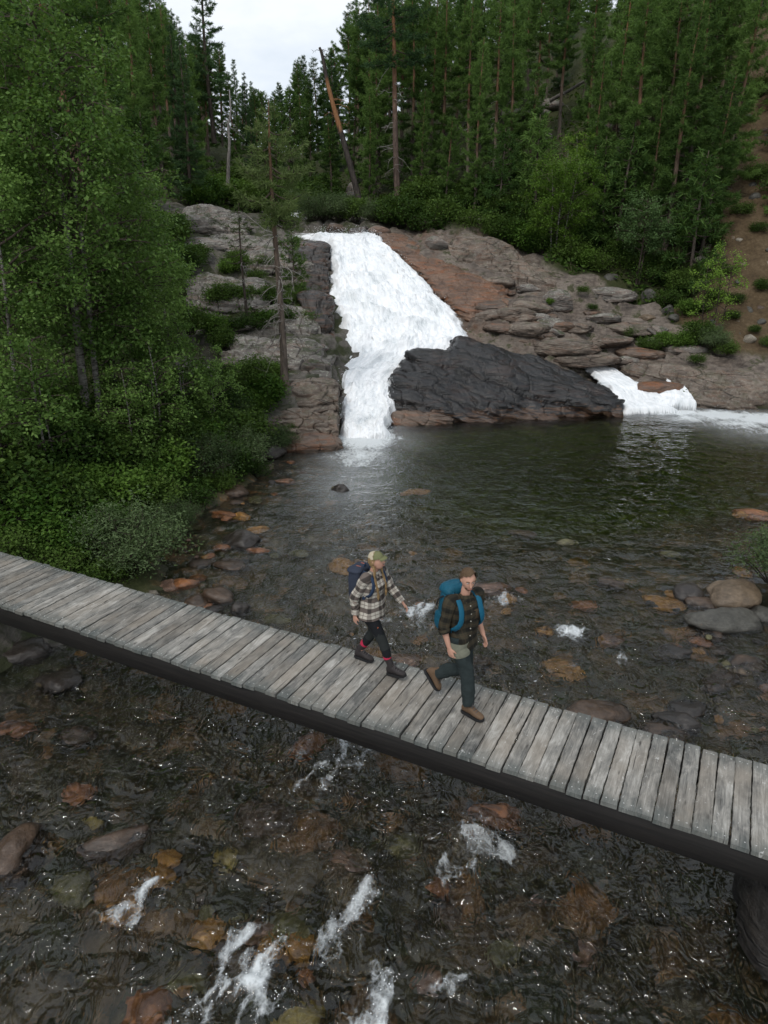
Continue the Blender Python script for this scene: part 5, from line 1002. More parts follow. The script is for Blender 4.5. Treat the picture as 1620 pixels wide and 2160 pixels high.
for i, (px, py, D, s) in enumerate([(1120, 190, 66, (2.2, 1, .6)), (1160, 178, 66, (1.8, .9, .5)), (1310, 140, 62, (1.6, 1, .5)), (1290, 180, 58, (2, 1, .7)), (1158, 238, 60, (.6, .5, .5)), (1215, 262, 55, (.9, .5, .3))]):
    q = P(px, py, D); q[2] = gz(q[0], q[1])+s[2]*.35; boulder('rock_outcrop', q, s, 'rock_grey', 'pale rock outcrop showing between the trunks high on the right slope', 'outcrops on the right slope', 990+i, rz=.4*i, nplanes=10)

# shrubs
SP = {'willow': shrub('willow_bush', 71, 1.15, 1.35, 'willow_leaf', 12000, .065, .34, 46, .10), 'green': shrub('green_bush', 72, .95, 1.2, 'under_leaf', 5600, .095, .6, 30, .12), 'lush': shrub('lush_bush', 73, .9, .9, 'fern_leaf', 4200, .115, .5, 26, .12, .6), 'low': shrub('low_bush', 74, .7, .5, 'under_leaf', 3500, .06, .6, 18, .11)}
SL = {'willow': 'grey green willow bush', 'green': 'dark green leafy bush', 'lush': 'fresh green leafy bush', 'low': 'low green bush'}; su = set(); cnt = [0]
def bush(kind, px, D, s, where, dz=-.06, single=None, xyz=None):
    o = SP[kind] if kind not in su else dup(SP[kind]); su.add(kind); cnt[0] += 1
    put(o, px, D, dz, s, cnt[0]*1.9, xyz); tag(o, single or SL[kind]+' '+where, 'bush', None if single else SL[kind]+' '+where); return o
bush('willow', 285, 13.6, 1.15, '', single='large grey green willow bush hanging over the stream beside the bridge', xyz=PZ(272, 1200, .05))
bush('willow', 365, 14.6, .62, '', single='small willow bush at the water edge right of the large one', xyz=PZ(372, 1118, .05))
A = 'on the left bank between the birches and the stream'
for px, py, k, s in [(430, 1010, 'willow', 1.0), (505, 985, 'willow', .95), (470, 950, 'green', 1.0), (520, 930, 'green', .9), (590, 950, 'willow', .62), (420, 960, 'lush', 1.0), (360, 1010, 'lush', 1.05), (310, 1050, 'lush', .9), (250, 1080, 'lush', 1.0), (180, 1080, 'lush', 1.1), (120, 1110, 'green', 1.0), (60, 1120, 'lush', 1.1), (20, 1100, 'green', 1.2), (95, 1160, 'lush', .8), (170, 1180, 'lush', .8), (30, 1165, 'low', 1), (370, 940, 'green', 1.1), (320, 980, 'green', 1.2), (250, 1010, 'green', 1.1), (140, 1020, 'green', 1.3), (70, 1040, 'green', 1.2), (0, 1010, 'green', 1.3), (380, 890, 'green', 1.1), (450, 880, 'green', 1.1), (410, 850, 'lush', 1.0), (540, 880, 'lush', .8), (565, 850, 'lush', .9), (545, 820, 'green', .9), (500, 830, 'green', .7), (330, 900, 'green', 1.1), (280, 930, 'green', 1.2), (120, 950, 'green', 1.4), (40, 960, 'green', 1.4), (200, 920, 'low', 1.8), (460, 1030, 'low', .9), (400, 1060, 'low', 1.0), (530, 1000, 'low', .8), (-40, 1080, 'green', 1.4), (215, 1150, 'lush', .9), (440, 985, 'lush', .7), (490, 905, 'willow', .8), (215, 1220, 'low', .8), (120, 1205, 'low', .9), (480, 1000, 'green', .8), (330, 1080, 'green', .8)]:
    # find the bank under this sight line
    for D in np.arange(6.5 if py > 1300 else 11, 30, .15):
        q = P(px, py, D)
        if q[2] < gz(q[0], q[1])+.02: break
    bush(k, px, D, s, A, xyz=(q[0], q[1], gz(q[0], q[1])))
A = 'among the slabs on the left of the waterfall'
for px, py, D, k, s in [(470, 640, 33.5, 'green', .9), (500, 570, 37, 'green', .8), (570, 650, 34, 'green', .7), (600, 690, 32.2, 'low', 1.0), (530, 690, 31.2, 'low', 1.0), (400, 690, 30, 'green', .9), (540, 740, 29.2, 'low', .6), (620, 640, 35, 'low', 1.1), (560, 560, 38.5, 'low', .9), (450, 690, 30.5, 'lush', .8), (470, 800, 27, 'green', .7), (660, 888, 24.2, 'low', .6), (690, 872, 24.4, 'low', .45), (610, 905, 23.6, 'low', .5), (540, 585, 36.6, 'low', .8), (480, 580, 36.4, 'lush', .6), (600, 640, 34.4, 'low', .8), (420, 585, 36.4, 'green', .8), (520, 645, 33.8, 'green', .7), (455, 500, 41.4, 'low', .9), (560, 700, 31.6, 'lush', .6), (640, 660, 33.6, 'low', .7), (500, 700, 31, 'low', .8), (580, 790, 26.6, 'lush', .55), (470, 730, 29.6, 'green', .7), (650, 700, 32.5, 'low', .9), (390, 560, 35, 'green', 1), (370, 500, 38, 'green', 1.1)]:
    q = P(px, py, D); bush(k, px, D, s, A, xyz=(q[0], q[1], max(gz(q[0], q[1]), q[2]-.25)))
A = 'at the foot of the forest on the right'
for px, D, k, s in [(840, 48, 'green', 1.5), (870, 47, 'green', 1.4), (900, 46, 'low', 2), (930, 46.5, 'green', 1.3), (880, 50, 'green', 1.8), (960, 47.5, 'green', 1.2), (1000, 45.5, 'low', 1.8), (1040, 44.5, 'green', 1.0), (1070, 44, 'green', 1.1), (1100, 43.4, 'lush', 1.3), (1130, 42.8, 'lush', 1.2), (1150, 42.4, 'green', 1.2), (1180, 42, 'lush', 1.0), (1200, 41.3, 'green', 1.2), (1225, 41, 'lush', 1.0), (1240, 42.5, 'green', 1.3), (1270, 40.6, 'low', 1.6), (1300, 41, 'green', 1.0), (1370, 39.4, 'low', 1.6), (1400, 39.8, 'green', .9), (1430, 38.2, 'green', .9), (1410, 37.4, 'low', 1.2), (1460, 38.5, 'green', .8), (1100, 45.5, 'green', 1.5), (1060, 46.5, 'green', 1.5), (1150, 45, 'green', 1.5), (980, 49, 'green', 1.6), (930, 50, 'green', 1.6), (900, 53, 'green', 1.6), (1440, 41.5, 'low', 1.6), (1490, 40.5, 'low', 1.5), (1480, 44, 'low', 1.6), (1340, 40.4, 'low', 1.4), (800, 51, 'low', 1.8), (820, 49, 'green', 1.2), (1020, 51, 'green', 1.6), (1100, 52, 'green', 1.6), (1160, 50, 'green', 1.5)]: bush(k, px, D, s, A)
A = 'beside the stream above the waterfall'
for px, D, k, s in [(660, 50.5, 'willow', 1.3), (690, 51, 'willow', 1.4), (720, 51, 'willow', 1.3), (750, 50.5, 'green', 1.2), (790, 49.5, 'willow', 1.1), (640, 58, 'green', 1.5), (600, 54, 'willow', 1.4), (570, 52, 'green', 1.5), (540, 52, 'green', 1.5), (510, 53, 'lush', 1.5), (470, 52, 'lush', 1.6), (440, 50, 'lush', 1.4), (660, 60, 'green', 1.6), (690, 64, 'green', 1.6), (605, 60, 'green', 1.5), (560, 60, 'green', 1.8), (500, 60, 'green', 1.6), (710, 56, 'green', 1.2), (650, 66, 'green', 1.7), (590, 49.5, 'low', 1.6), (420, 48, 'lush', 1.2)]: bush(k, px, D, s, A)
A = 'in the gaps of the right slope and scree'
for px, D, k, s in [(1470, 33.4, 'green', .9), (1500, 32.8, 'willow', .8), (1440, 33.2, 'lush', .7), (1400, 33.6, 'lush', .6), (1370, 33.4, 'low', .9), (1530, 32.4, 'low', .9), (1550, 36, 'low', .7), (1600, 44, 'low', 1.4), (1640, 42.5, 'low', 1.4), (1560, 41.5, 'low', 1), (1610, 36.4, 'low', .8), (1470, 31.6, 'low', .6), (1620, 33, 'low', .7), (1530, 38, 'low', .9), (1545, 35, 'low', .6), (1590, 34, 'low', .5), (1600, 40, 'low', .8), (1510, 36.5, 'low', .9), (1480, 36, 'low', .8), (1500, 42, 'lush', .9), (1450, 36, 'lush', .7), (1250, 36.5, 'low', .45), (1180, 37.2, 'low', .4), (1330, 34.4, 'low', .6), (1230, 38, 'low', .5), (1590, 52, 'low', 1.6), (1540, 50, 'low', 1.5), (1520, 44.5, 'low', 1.2)]: bush(k, px, D, s, A, .05)
for px, py, D, s in [(1140, 800, 29.4, .16), (1150, 815, 28.9, .14), (1090, 805, 29.3, .13), (1160, 640, 36.6, .3), (1225, 345, 0, 0)]:
    if D:
        q = P(px, py, D); o = bush('lush', px, D, s, '', xyz=q, single='small tuft of green on the black rock' if py > 700 else 'tuft of green on the grey boulder below the ridge end')
        if py > 700: o['group'] = 'tufts on the black rock'
bush('willow', 1612, 14.2, .9, '', single='yellowish bush leaning in at the right picture edge', xyz=PZ(1640, 1225, .2))

# ground cover on the vegetated ground: one leafy carpet
rg = np.random.default_rng(12); n = 230000
ang = np.radians(rg.uniform(-40, 40, n)); rr = np.exp(rg.uniform(math.log(9), math.log(75), n)); gx = np.column_stack([rr*np.sin(ang), rr*np.cos(ang)-3])
z, at = detail(gx); ok = ~((gx[:, 0] < -3)&(gx[:, 0] > -7)&(gx[:, 1] < 11.2))&(at['rock'] < .35)&(at['bed'] < .1)&(at['scree'] < .35+.25*fbm(np.column_stack([gx*.5, z]), 3, 5))&(z > W(gx[:, 0], gx[:, 1])+.12)&(fbm(np.column_stack([gx*.8, z*0]), 3, 91) > -.18)
gx, z, rr = gx[ok], z[ok], rr[ok]; hh = rg.random(len(gx))**2*.35
C = np.column_stack([gx, z+.02+hh]); cv = MB(); sz = np.clip(rr*.0052, .05, .26)
for lo, hi in ((9, 20), (20, 40), (40, 80)):
    m_ = (rr >= lo)&(rr < hi); leaves(cv, C[m_], rg, float(np.sqrt(lo*hi))*.0052, 0, .9, .55)
tag(cv.build('ground_cover', M['under_leaf'], smooth=False), 'low green undergrowth and heather carpeting the forest floor', 'undergrowth', kind='stuff')
# ------------------------------------------------------------------ footbridge
BA = math.radians(-26.8); BE = np.array([math.cos(BA), math.sin(BA), 0]); BL = np.array([-math.sin(BA), math.cos(BA), 0]); DZ = 1.5
_mid = np.array([.18, 6.98, 0])+.0*BL                     # a point on the centre line of the deck (refined below)
_u, _l = PZ(810, 1163+.2785*810, DZ), PZ(810, 1276+.327*810, DZ)
_cu = _u-BE*((_u-_mid)@BE); _cl = _l-BE*((_l-_mid)@BE); _mid = (_cu+_cl)/2; DW = float(abs((_cu-_cl)@BL))
bridge = empty('footbridge', tuple(_mid[:2])+(DZ,), BA); tag(bridge, 'weathered grey plank footbridge without railings crossing the stream', 'footbridge')
rg = np.random.default_rng(3); pl = []
for k in range(10):
    m = MB(); hw, hl, ht = .0752+.001*rg.normal(), DW/2+.010*rg.normal(), .026; nx = 26
    x = np.linspace(-hl, hl, nx); bow = .004*np.sin(x*2+rg.uniform(0, 6)); sk = rg.uniform(-.004, .004)
    prof = np.array([(-hw+.006, ht), (hw-.006, ht), (hw, ht-.006), (hw, -ht), (-hw, -ht), (-hw, ht-.006)])
    V = np.stack([np.stack([np.full(6, xx), prof[:, 0]*(1+.03*math.sin(xx*3+k))+sk*xx+.002*rg.normal(0, 1, 6), prof[:, 1]+bo+.0012*rg.normal(0, 1, 6)], 1) for xx, bo in zip(x, bow)])
    i = np.arange(nx-1)[:, None]*6; j = np.arange(6)[None]; q = (j+1) % 6
    m.add(V.reshape(-1, 3), np.stack([i+j, i+q, i+6+q, i+6+j], -1).reshape(-1, 4))
    for e in (0, nx-1): m.add(V[e], [[0, 1, 2, 5], [5, 2, 3, 4]] if e else [[5, 2, 1, 0], [4, 3, 2, 5]])
    o = m.build('plank', M['plank'], bridge, smooth=False); pl.append(o)
n = 0
for i in range(-52, 43):
    o = pl[n] if n < 10 else pl[(i*7) % 10].copy()
    if n >= 10: COL.objects.link(o); o.parent = bridge
    n += 1; o.location = (i*.1655+.004*math.sin(i*5.1), .006*math.sin(i*3.7), -.026+.0025*math.sin(i*2.3)); o.rotation_euler = (0, 0, math.pi/2*(1 if i % 2 else -1)+.006*math.sin(i*4.4))
Lb = 16.4; x0 = -9.0
for s in (-1, 1):
    m = MB(); box(m, (x0+Lb/2, s*(DW/2-.10), -.0545-.15), (Lb/2, .07, .15), bev=.008); m.build('beam', M['beam'], bridge)
for i in range(-8, 7): m = MB(); box(m, (i*1.05, 0, -.054-.06), (.05, DW/2-.172, .055)); m.build('cross_brace', M['beam'], bridge)
# abutments
q = PZ(1640, 1985, .35); ab = boulder('abutment', (q[0]+1.05, q[1]+.32, .0), (1.12, 1.05, .98), 'rock_pier', 'dark rough stone abutment under the right end of the bridge', None, 801, sub=5, nplanes=9, soft=.04, rough=.09, strata=.06, cat='abutment')
e = _mid-BE*9.2; boulder('abutment', (e[0], e[1], .35), (1.6, 1.3, .75), 'rock_dark', 'stone abutment under the left end of the bridge in the bushes', None, 802, sub=5, nplanes=12, cat='abutment')
# ------------------------------------------------------------------ hikers.  local axes: x forward, y left, z up
def A3(*p): return np.array(p, float)
def skin_body(root, J, sex, mat):
    """one continuous body: lofted torso, limbs, head and hands welded by a voxel remesh"""
    m = MB(); fwd, lft = J['fwd'], J['lft']; k = J['k']
    tube(m, catmull([J['pelvis']-A3(0, 0, .06), J['pelvis'], J['waist'], J['chest'], J['shc']-A3(0, 0, .04)], 14), np.linspace(.105, .078, 14)*k, 12)
    tube(m, catmull([J['shc']-A3(0, 0, .07), J['neck'], J['head']-A3(0, 0, .02)*k], 8), np.array([.07, .06, .054, .053, .053, .053, .05, .045])*k, 12)
    for s in 'RL':
        sh, el, wr = J['sh'+s], J['el'+s], J['wr'+s]
        tube(m, catmull([J['shc']+(sh-J['shc'])*.6, sh, (sh+el)/2, el, (el*.6+wr*.4), wr], 18), np.interp(np.linspace(0, 1, 18), [0, .2, .4, .6, .75, 1], [.06, .056, .047, .038, .039, .026])*k, 10)
        hp, kn, an = J['hp'+s], J['kn'+s], J['an'+s]
        tube(m, catmull([hp+A3(0, 0, .06), hp, (hp+kn)/2, kn, kn*.6+an*.4, an], 18), np.interp(np.linspace(0, 1, 18), [0, .2, .4, .6, .78, 1], [.09, .085, .07, .05, .046, .026])*k, 10)
        # hand: palm, four bent fingers, thumb
        d = unit(wr-el); d = unit(d+J.get('hd'+s, A3(0, 0, 0))); pn = unit(np.cross(d, fwd) if s == 'L' else np.cross(fwd, d)); sd = unit(np.cross(pn, d))
        if sd@fwd < 0: sd = -sd
        inn = -unit(wr-J['pelvis'])*A3(1, 1, 0); inn = unit(inn-d*(inn@d)); sd = unit(fwd-d*(fwd@d)-inn*(fwd@inn))
        tube(m, np.stack([wr-d*.01, wr+d*.035*k, wr+d*.085*k]), np.array([[.018, .026], [.017, .041], [.014, .040]])*k, 10, ref=inn)
        for f, (off, ln) in enumerate([(.030, .070), (.011, .079), (-.009, .073), (-.028, .058)]):
            b = wr+d*.078*k+sd*off*k; ln *= k; c = .25+.12*f
            p1 = b+d*ln*.42+inn*ln*.10*c; p2 = p1+unit(d+inn*(.5+c))*ln*.33; p3 = p2+unit(d*.7+inn*(1.0+c))*ln*.27
            tube(m, np.stack([b, p1, p2, p3]), np.array([.0098, .0092, .0085, .007])*k, 7)
        tb = wr+d*.028*k+sd*.032*k; tube(m, np.stack([tb, tb+unit(d*.8+sd*.75+inn*.3)*.032*k, tb+unit(d+sd*.45+inn*.45)*.062*k]), np.array([.012, .0105, .008])*k, 7)
    # head
    V, Fa = icos(4); v = V.copy(); x, y, z = V[:, 0], V[:, 1], V[:, 2]
    sx = np.where(x > 0, .094, .100); v = np.column_stack([x*sx, y*.074*(1-.14*sstep(0, -1, z)), z*.118])
    v[:, 0] += np.where(x > 0, .012*sstep(-.45, -.85, z), 0)                                   # chin
    v[:, 0] -= .012*np.exp(-((z-.08)/.18)**2)*np.exp(-((np.abs(y)-.36)/.2)**2)*(x > 0)         # eye sockets
    v[:, 0] += .008*np.exp(-((z-.24)/.12)**2)*np.exp(-(y/.5)**2)*(x > 0)                       # brow
    v[:, 0] += .007*np.exp(-((z+.52)/.10)**2)*np.exp(-(y/.3)**2)*(x > 0)                       # lips
    R = J['hR']; c = J['head']; m.add(v*k@R.T+c, Fa)
    tube(m, np.stack([A3(.088, 0, .022), A3(.106, 0, -.014), A3(.116, 0, -.026), A3(.094, 0, -.034)])*k@R.T+c, np.array([.008, .0115, .0125, .009])*k, 8)
    for s in (-1, 1):
        tube(m, np.stack([A3(-.012, s*.070, -.032), A3(-.008, s*.080, -.008), A3(-.016, s*.081, .020)])*k@R.T+c, np.array([[.009, .005], [.014, .007], [.012, .006]])*k, 8, ref=R@A3(1, 0, 0))
    o = m.build('body', M[mat], root)
    r = o.modifiers.new('weld', 'REMESH'); r.mode = 'VOXEL'; r.voxel_size = .0062; r.use_smooth_shade = True
    s_ = o.modifiers.new('soften', 'SMOOTH'); s_.factor = .5; s_.iterations = 3
    def hd(name, mat_, f, par=o):
        mm = MB(); f(mm, lambda *p: np.array(p)*k@R.T+c); return mm.build(name, M[mat_], par)
    for s in (-1, 1):
        def ball(mm, T, s=s): V, Fa = icos(2); mm.add(np.stack([T(*(p*A3(.006, .0115, .0058)+A3(.0835, s*.031, .012))) for p in V]), Fa)
        def iris(mm, T, s=s): V, Fa = icos(2); mm.add(np.stack([T(*(p*A3(.004, .0055, .0055)+A3(.0875, s*.031, .012))) for p in V]), Fa)
        e = hd('eye', 'eye_white', ball); hd('iris', 'eye', iris, e)
        hd('eyebrow', 'brow', lambda mm, T, s=s: tube(mm, np.stack([T(.094, s*.014, .029), T(.092, s*.032, .035), T(.078, s*.048, .029)]), [[.004, .004]]*3, 6))
    hd('mouth', 'lip', lambda mm, T: tube(mm, np.stack([T(.086, -.026, -.055 if sex == 'f' else -.061), T(.0985, -.012, -.0625), T(.101, 0, -.064), T(.0985, .012, -.0625), T(.086, .026, -.055 if sex == 'f' else -.061)]), [.002, .0048, .0052, .0048, .002], 6))
    if sex == 'f': hd('teeth', 'teeth', lambda mm, T: tube(mm, np.stack([T(.0955, -.014, -.0595), T(.1015, 0, -.061), T(.0955, .014, -.0595)]), [.002, .003, .002], 6))
    return o, hd

def wrinkle(V, amp, seed, sc=9): return V+np.column_stack([fbm(V*sc, 4, seed, .6), fbm(V*sc, 3, seed+1), fbm(V*sc, 2, seed+2)])*amp
def sleeve(m, pts, rad, seed, n=34, amp=.018, sides=18, mat=0, ref=None):
    k = MB(); tube(k, catmull(pts, n), np.stack([np.interp(np.linspace(0, 1, n), np.linspace(0, 1, len(rad)), rad)]*2, 1), sides, cap=False, uv=True, ref=ref)
    V = wrinkle(k.V[0], amp, seed, 11); m.add(V, k.f[4][0], mat, k.uv[4][0])
def jacket(m, rings, seed, n=40, sides=36, amp=.018, mat=0):
    """torso garment from (centre, half depth, half width, left axis) rings, top to bottom"""
    c = catmull([r[0] for r in rings], n); a = catmull([[r[1], r[2], 0] for r in rings], n); l = unit(catmull([r[3] for r in rings], n)); f = np.cross(l, A3(0, 0, 1)); f = unit(f)
    t = np.arange(sides)/sides*2*math.pi; ex = .82
    cs, sn = np.sign(np.cos(t))*np.abs(np.cos(t))**ex, np.sign(np.sin(t))*np.abs(np.sin(t))**ex
    V = c[:, None]+f[:, None]*(a[:, 0, None]*cs)[..., None]+l[:, None]*(a[:, 1, None]*sn)[..., None]
    V = wrinkle(V.reshape(-1, 3), amp, seed, 8); i = np.arange(n-1)[:, None]*sides; j = np.arange(sides)[None]; q = (j+1) % sides
    L = np.concatenate([[0], np.cumsum(np.linalg.norm(np.diff(c, axis=0), axis=1))]); per = .85
    ii = np.broadcast_to(np.arange(n-1)[:, None], (n-1, sides)); jj = np.broadcast_to(j, (n-1, sides))
    uv = np.stack([np.stack([jj/sides*per, L[ii]], -1), np.stack([jj/sides*per, L[ii+1]], -1), np.stack([(jj+1)/sides*per, L[ii+1]], -1), np.stack([(jj+1)/sides*per, L[ii]], -1)], 2).reshape(-1, 2)
    m.add(V, np.stack([i+j, i+sides+j, i+sides+q, i+q], -1).reshape(-1, 4), mat, uv); return V.reshape(n, sides, 3)
def boot(root, an, toe, up, k, mat, label=None, sock=None, shaft=.13):
    """ankle boot; toe = unit direction of the foot, up = shaft direction"""
    fwd = unit(np.array(toe, float)); upv = unit(np.array(up, float)-fwd*(np.array(up, float)@fwd)); sd = np.cross(upv, fwd)
    T = lambda x, y, z: np.array(an)+fwd*x*k+sd*y*k+upv*z*k
    # stations heel to toe: x, half width, height of upper
    st = [(-.085, .022, .055), (-.075, .036, .10), (-.045, .041, .13), (.0, .043, .135), (.04, .042, .115), (.08, .046, .085), (.12, .050, .068), (.16, .048, .058), (.19, .036, .045), (.205, .014, .028)]
    m = MB(); ns = 14; R = []
    for x, w, h in st:
        a = np.arange(ns)/ns*2*math.pi
        R.append([T(x, w*np.sign(math.cos(q))*abs(math.cos(q))**.8, -.085+h*.5+h*.5*math.sin(q)) for q in a])
    V = np.array(R).reshape(-1, 3); n = len(st); i = np.arange(n-1)[:, None]*ns; j = np.arange(ns)[None]; q = (j+1) % ns
    m.add(V, np.stack([i+j, i+q, i+ns+q, i+ns+j], -1).reshape(-1, 4))
    for e, fl in ((0, 0), (n-1, 1)):
        VV = np.vstack([V[e*ns:e*ns+ns], V[e*ns:e*ns+ns].mean(0)]); jj = np.arange(ns); kk = (jj+1) % ns
        m.add(VV, np.stack([jj, kk, np.full(ns, ns)], 1) if fl else np.stack([kk, jj, np.full(ns, ns)], 1))
    sh0 = T(-.012, 0, .0); tube(m, np.stack([sh0, sh0+upv*.05*k, sh0+unit(np.array(up))*shaft*k*.75, sh0+unit(np.array(up))*shaft*k]), np.array([[.055, .043], [.052, .043], [.052, .045], [.055, .049]])*k, 14, ref=fwd)
    b = m.build('boot', M[mat], root)
    if label: b['label'] = label
    m = MB(); R = []
    for x, w, z in [(-.092, .026, 0), (-.06, .044, 0), (0, .046, .004), (.08, .051, 0), (.14, .053, .002), (.19, .042, .008), (.214, .015, .016)]:
        R.append([T(x, s*w, -.088+z+dz) for s, dz in ((-1, -.022), (1, -.022), (1, .008), (-1, .008))])
    V = np.array(R).reshape(-1, 3); n = len(R); i = np.arange(n-1)[:, None]*4; j = np.arange(4)[None]; q = (j+1) % 4
    m.add(V, np.stack([i+j, i+q, i+4+q, i+4+j], -1).reshape(-1, 4)); m.add(V[:4], [[3, 2, 1, 0]]); m.add(V[-4:], [[0, 1, 2, 3]]); m.build('sole', M['sole'], b, smooth=False)
    m = MB()
    for x, z in [(.115, -.012), (.085, .004), (.058, .022), (.044, .045), (.042, .068)]: tube(m, np.stack([T(x, -.028, z-.012), T(x+.008, 0, z+.003), T(x, .028, z-.012)]), [.004]*3, 5)
    tube(m, np.stack([T(.05, .0, .072), T(.08, .03, .08), T(.085, .05, .05)]), [.0035]*3, 5); tube(m, np.stack([T(.05, .0, .072), T(.082, -.03, .078), T(.08, -.052, .046)]), [.0035]*3, 5)
    m.build('laces', M['lace'], b)
    if sock:
        m = MB(); u_ = unit(np.array(up)); tube(m, np.stack([sh0+u_*shaft*k*.93, sh0+u_*(shaft+.018)*k, sh0+u_*(shaft+.045)*k]), np.array([[.056, .052], [.060, .055], [.052, .047]])*k, 14, ref=fwd); m.build('sock', M[sock], b)
    return b
def strap(name, mat, pts, w, th, parent, ref):
    m = MB(); tube(m, catmull(pts, 16), np.array([[th, w]]*16), 8, ref=ref); return m.build(name, M[mat], parent)
def yaw(a): a = math.radians(a); return A3(math.cos(a), math.sin(a), 0), A3(-math.sin(a), math.cos(a), 0)

def hiker(name, label, loc, J, sex):
    root = empty(name, loc, BA); tag(root, label, 'person'); J['k'] = J.get('k', 1.0)
    J['fwd'], J['lft'] = yaw(J['tw']); return root

# --- the man
def place_on_deck(px, py): q = PZ(px, py, DZ); return q
mo = place_on_deck(966, 1489)
J = dict(k=1.0, tw=-34, pelvis=A3(0, 0, .94), waist=A3(.015, 0, 1.10), chest=A3(.025, 0, 1.28), shc=A3(.02, 0, 1.43), neck=A3(.03, -.005, 1.50), head=A3(.06, -.02, 1.665))
f, l = yaw(-34)
J.update(shR=J['shc']-l*.185+A3(0, 0, -.01), shL=J['shc']+l*.185+A3(0, 0, -.01))
J.update(elR=J['shR']+A3(-.045, -.06, -.295), elL=J['shL']+A3(-.02, .05, -.29))
J.update(wrR=J['elR']+A3(.075, -.005, -.235), wrL=J['elL']+A3(.09, .0, -.23))
J.update(hpR=A3(-.01, -.095, .92), hpL=A3(.01, .095, .92), knR=A3(.135, -.10, .51), anR=A3(.165, -.10, .115), knL=A3(.03, .10, .50), anL=A3(-.335, .10, .285), toeR=unit(A3(.95, -.28, 0)), toeL=unit(A3(.62, .0, -.85)))
J['hR'] = rotz(math.radians(-52))@roty(math.radians(10))
man = hiker('person', 'bearded man in a dark plaid shirt and teal trousers, walking and looking towards the camera', mo, J, 'm')
body, hd = skin_body(man, J, 'm', 'skin')
def hair_m(mm, T):
    V, Fa = icos(4); x, y, z = V.T; v = np.column_stack([x*.114, y*.091, z*.128])+A3(-.010, 0, .008)
    v += unit(v)*(fbm(V*np.array([3, 11, 3]), 3, 5)*.012)[:, None]; v[:, 2] += np.where((x > .2)&(z > .3), .006, 0)
    cut = np.where(x > .36, z > .60+.16*y, np.where(x > -.05, z > -.25+1.9*(x+.05), z > -.66)); kf = cut[Fa].all(1); mm.add(np.stack([T(*p) for p in v]), Fa[kf])
hd('hair', 'hair_m', hair_m, man)
def beard(mm, T):
    V, Fa = icos(4); x, y, z = V.T; v = np.column_stack([x*.103, y*.070*(1-.12*sstep(0, -1, z)), z*.122]); v[:, 0] += .013*sstep(-.45, -.85, z)
    cut = (x > .05)&(z < -.42-.0*x)&~((z > -.62)&(np.abs(y) < .34)&(x > .5))|((np.abs(z+.40) < .055)&(np.abs(y) < .36)&(x > .6)); mm.add(np.stack([T(*p) for p in v]), Fa[cut[Fa].all(1)])
hd('beard', 'beard', beard, man)
m = MB(); lp = yaw(-14)[1]
jacket(m, [(J['neck']+A3(.0, 0, -.012), .062, .066, l), (J['neck']+A3(-.002, 0, -.045), .075, .085, l), (J['shc']+A3(0, 0, .012), .09, .15, l), (J['shc']+A3(0, 0, -.05), .108, .192, l), (J['chest']+A3(0, 0, .03), .128, .20, l), (J['waist']+A3(.005, 0, .08), .132, .188, l), (J['waist'], .130, .182, l), (J['pelvis']+A3(.005, 0, .03), .138, .19, lp), (J['pelvis']+A3(.01, 0, -.10), .15, .20, lp)], 3)
for s, q in (('R', -1), ('L', 1)):
    sh, el, wr = J['sh'+s], J['el'+s], J['wr'+s]
    sleeve(m, [J['shc']+(sh-J['shc'])*.55, sh+A3(0, 0, .002), sh*.55+el*.45, el, el*.86+wr*.14], [.075, .080, .070, .062, .064], 20+q)
sh_m = m.build('shirt', M['shirt_m'], man)
for s in 'RL':
    m = MB(); el, wr = J['el'+s], J['wr'+s]; sleeve(m, [el*.98+wr*.02, el*.86+wr*.14, el*.76+wr*.24], [.066, .068, .062], 33, 8, .004); m.build('sleeve_cuff', M['shirt_m'], sh_m)
m = MB(); c0 = J['neck']+A3(.0, 0, -.03)
for s in (-1, 1): tube(m, catmull([c0-f*.055, c0+l*s*.062+A3(0, 0, .012), c0+f*.05+l*s*.045+A3(0, 0, -.012), c0+f*.082+l*s*.03+A3(0, 0, -.06)], 10), np.array([[.006, .020]]*10), 8, ref=A3(0, 0, 1)@rotx(.0))
m.build('collar', M['shirt_m'], sh_m)
m = MB()
for z in (1.38, 1.29, 1.20, 1.11, 1.02): V, Fa = icos(1); cc = A3(.02, 0, z)+f*(.136 if z < 1.35 else .118); m.add(V*.0075+cc, Fa)
m.build('buttons', M['button'], sh_m)
m = MB(); box(m, A3(.02, 0, 1.27)+f*.126+l*.085, (.008, .055, .06), rotz(math.radians(-34)), bev=.004); m.build('chest_pocket', M['shirt_m'], sh_m)
tr = MB()
for s, sg in (('R', -1), ('L', 1)):
    hp, kn, an = J['hp'+s], J['kn'+s], J['an'+s]; ax = unit(an-kn)
    sleeve(tr, [hp+A3(0, -sg*.02, .06), hp+A3(0, 0, -.03), hp*.5+kn*.5, kn, kn*.5+an*.5, an-ax*.035], [.118, .112, .092, .079, .078, .071], 40+sg, 44, .020, 24)
jacket(tr, [(J['pelvis']+A3(0, 0, .04), .12, .17, lp), (J['pelvis']+A3(0, 0, -.04), .13, .19, lp), (J['pelvis']+A3(.0, 0, -.13), .115, .185, lp), (J['pelvis']+A3(.02, 0, -.17), .08, .12, lp)], 45, 14)
trm = tr.build('trousers', M['trouser_m'], man)
m = MB(); n = 18
for s, sg in (('R', -1), ('L', 1)):
    hp, kn = J['hp'+s], J['kn'+s]; sleeve(m, [hp+A3(.010, 0, .035), hp+A3(0.010, 0, -.04), hp*.72+kn*.28, hp*.62+kn*.38], [.128, .126, .116, .106], 50+sg, 14, .006, 20)
m.build('thigh_panels', M['trouser_patch'], trm)
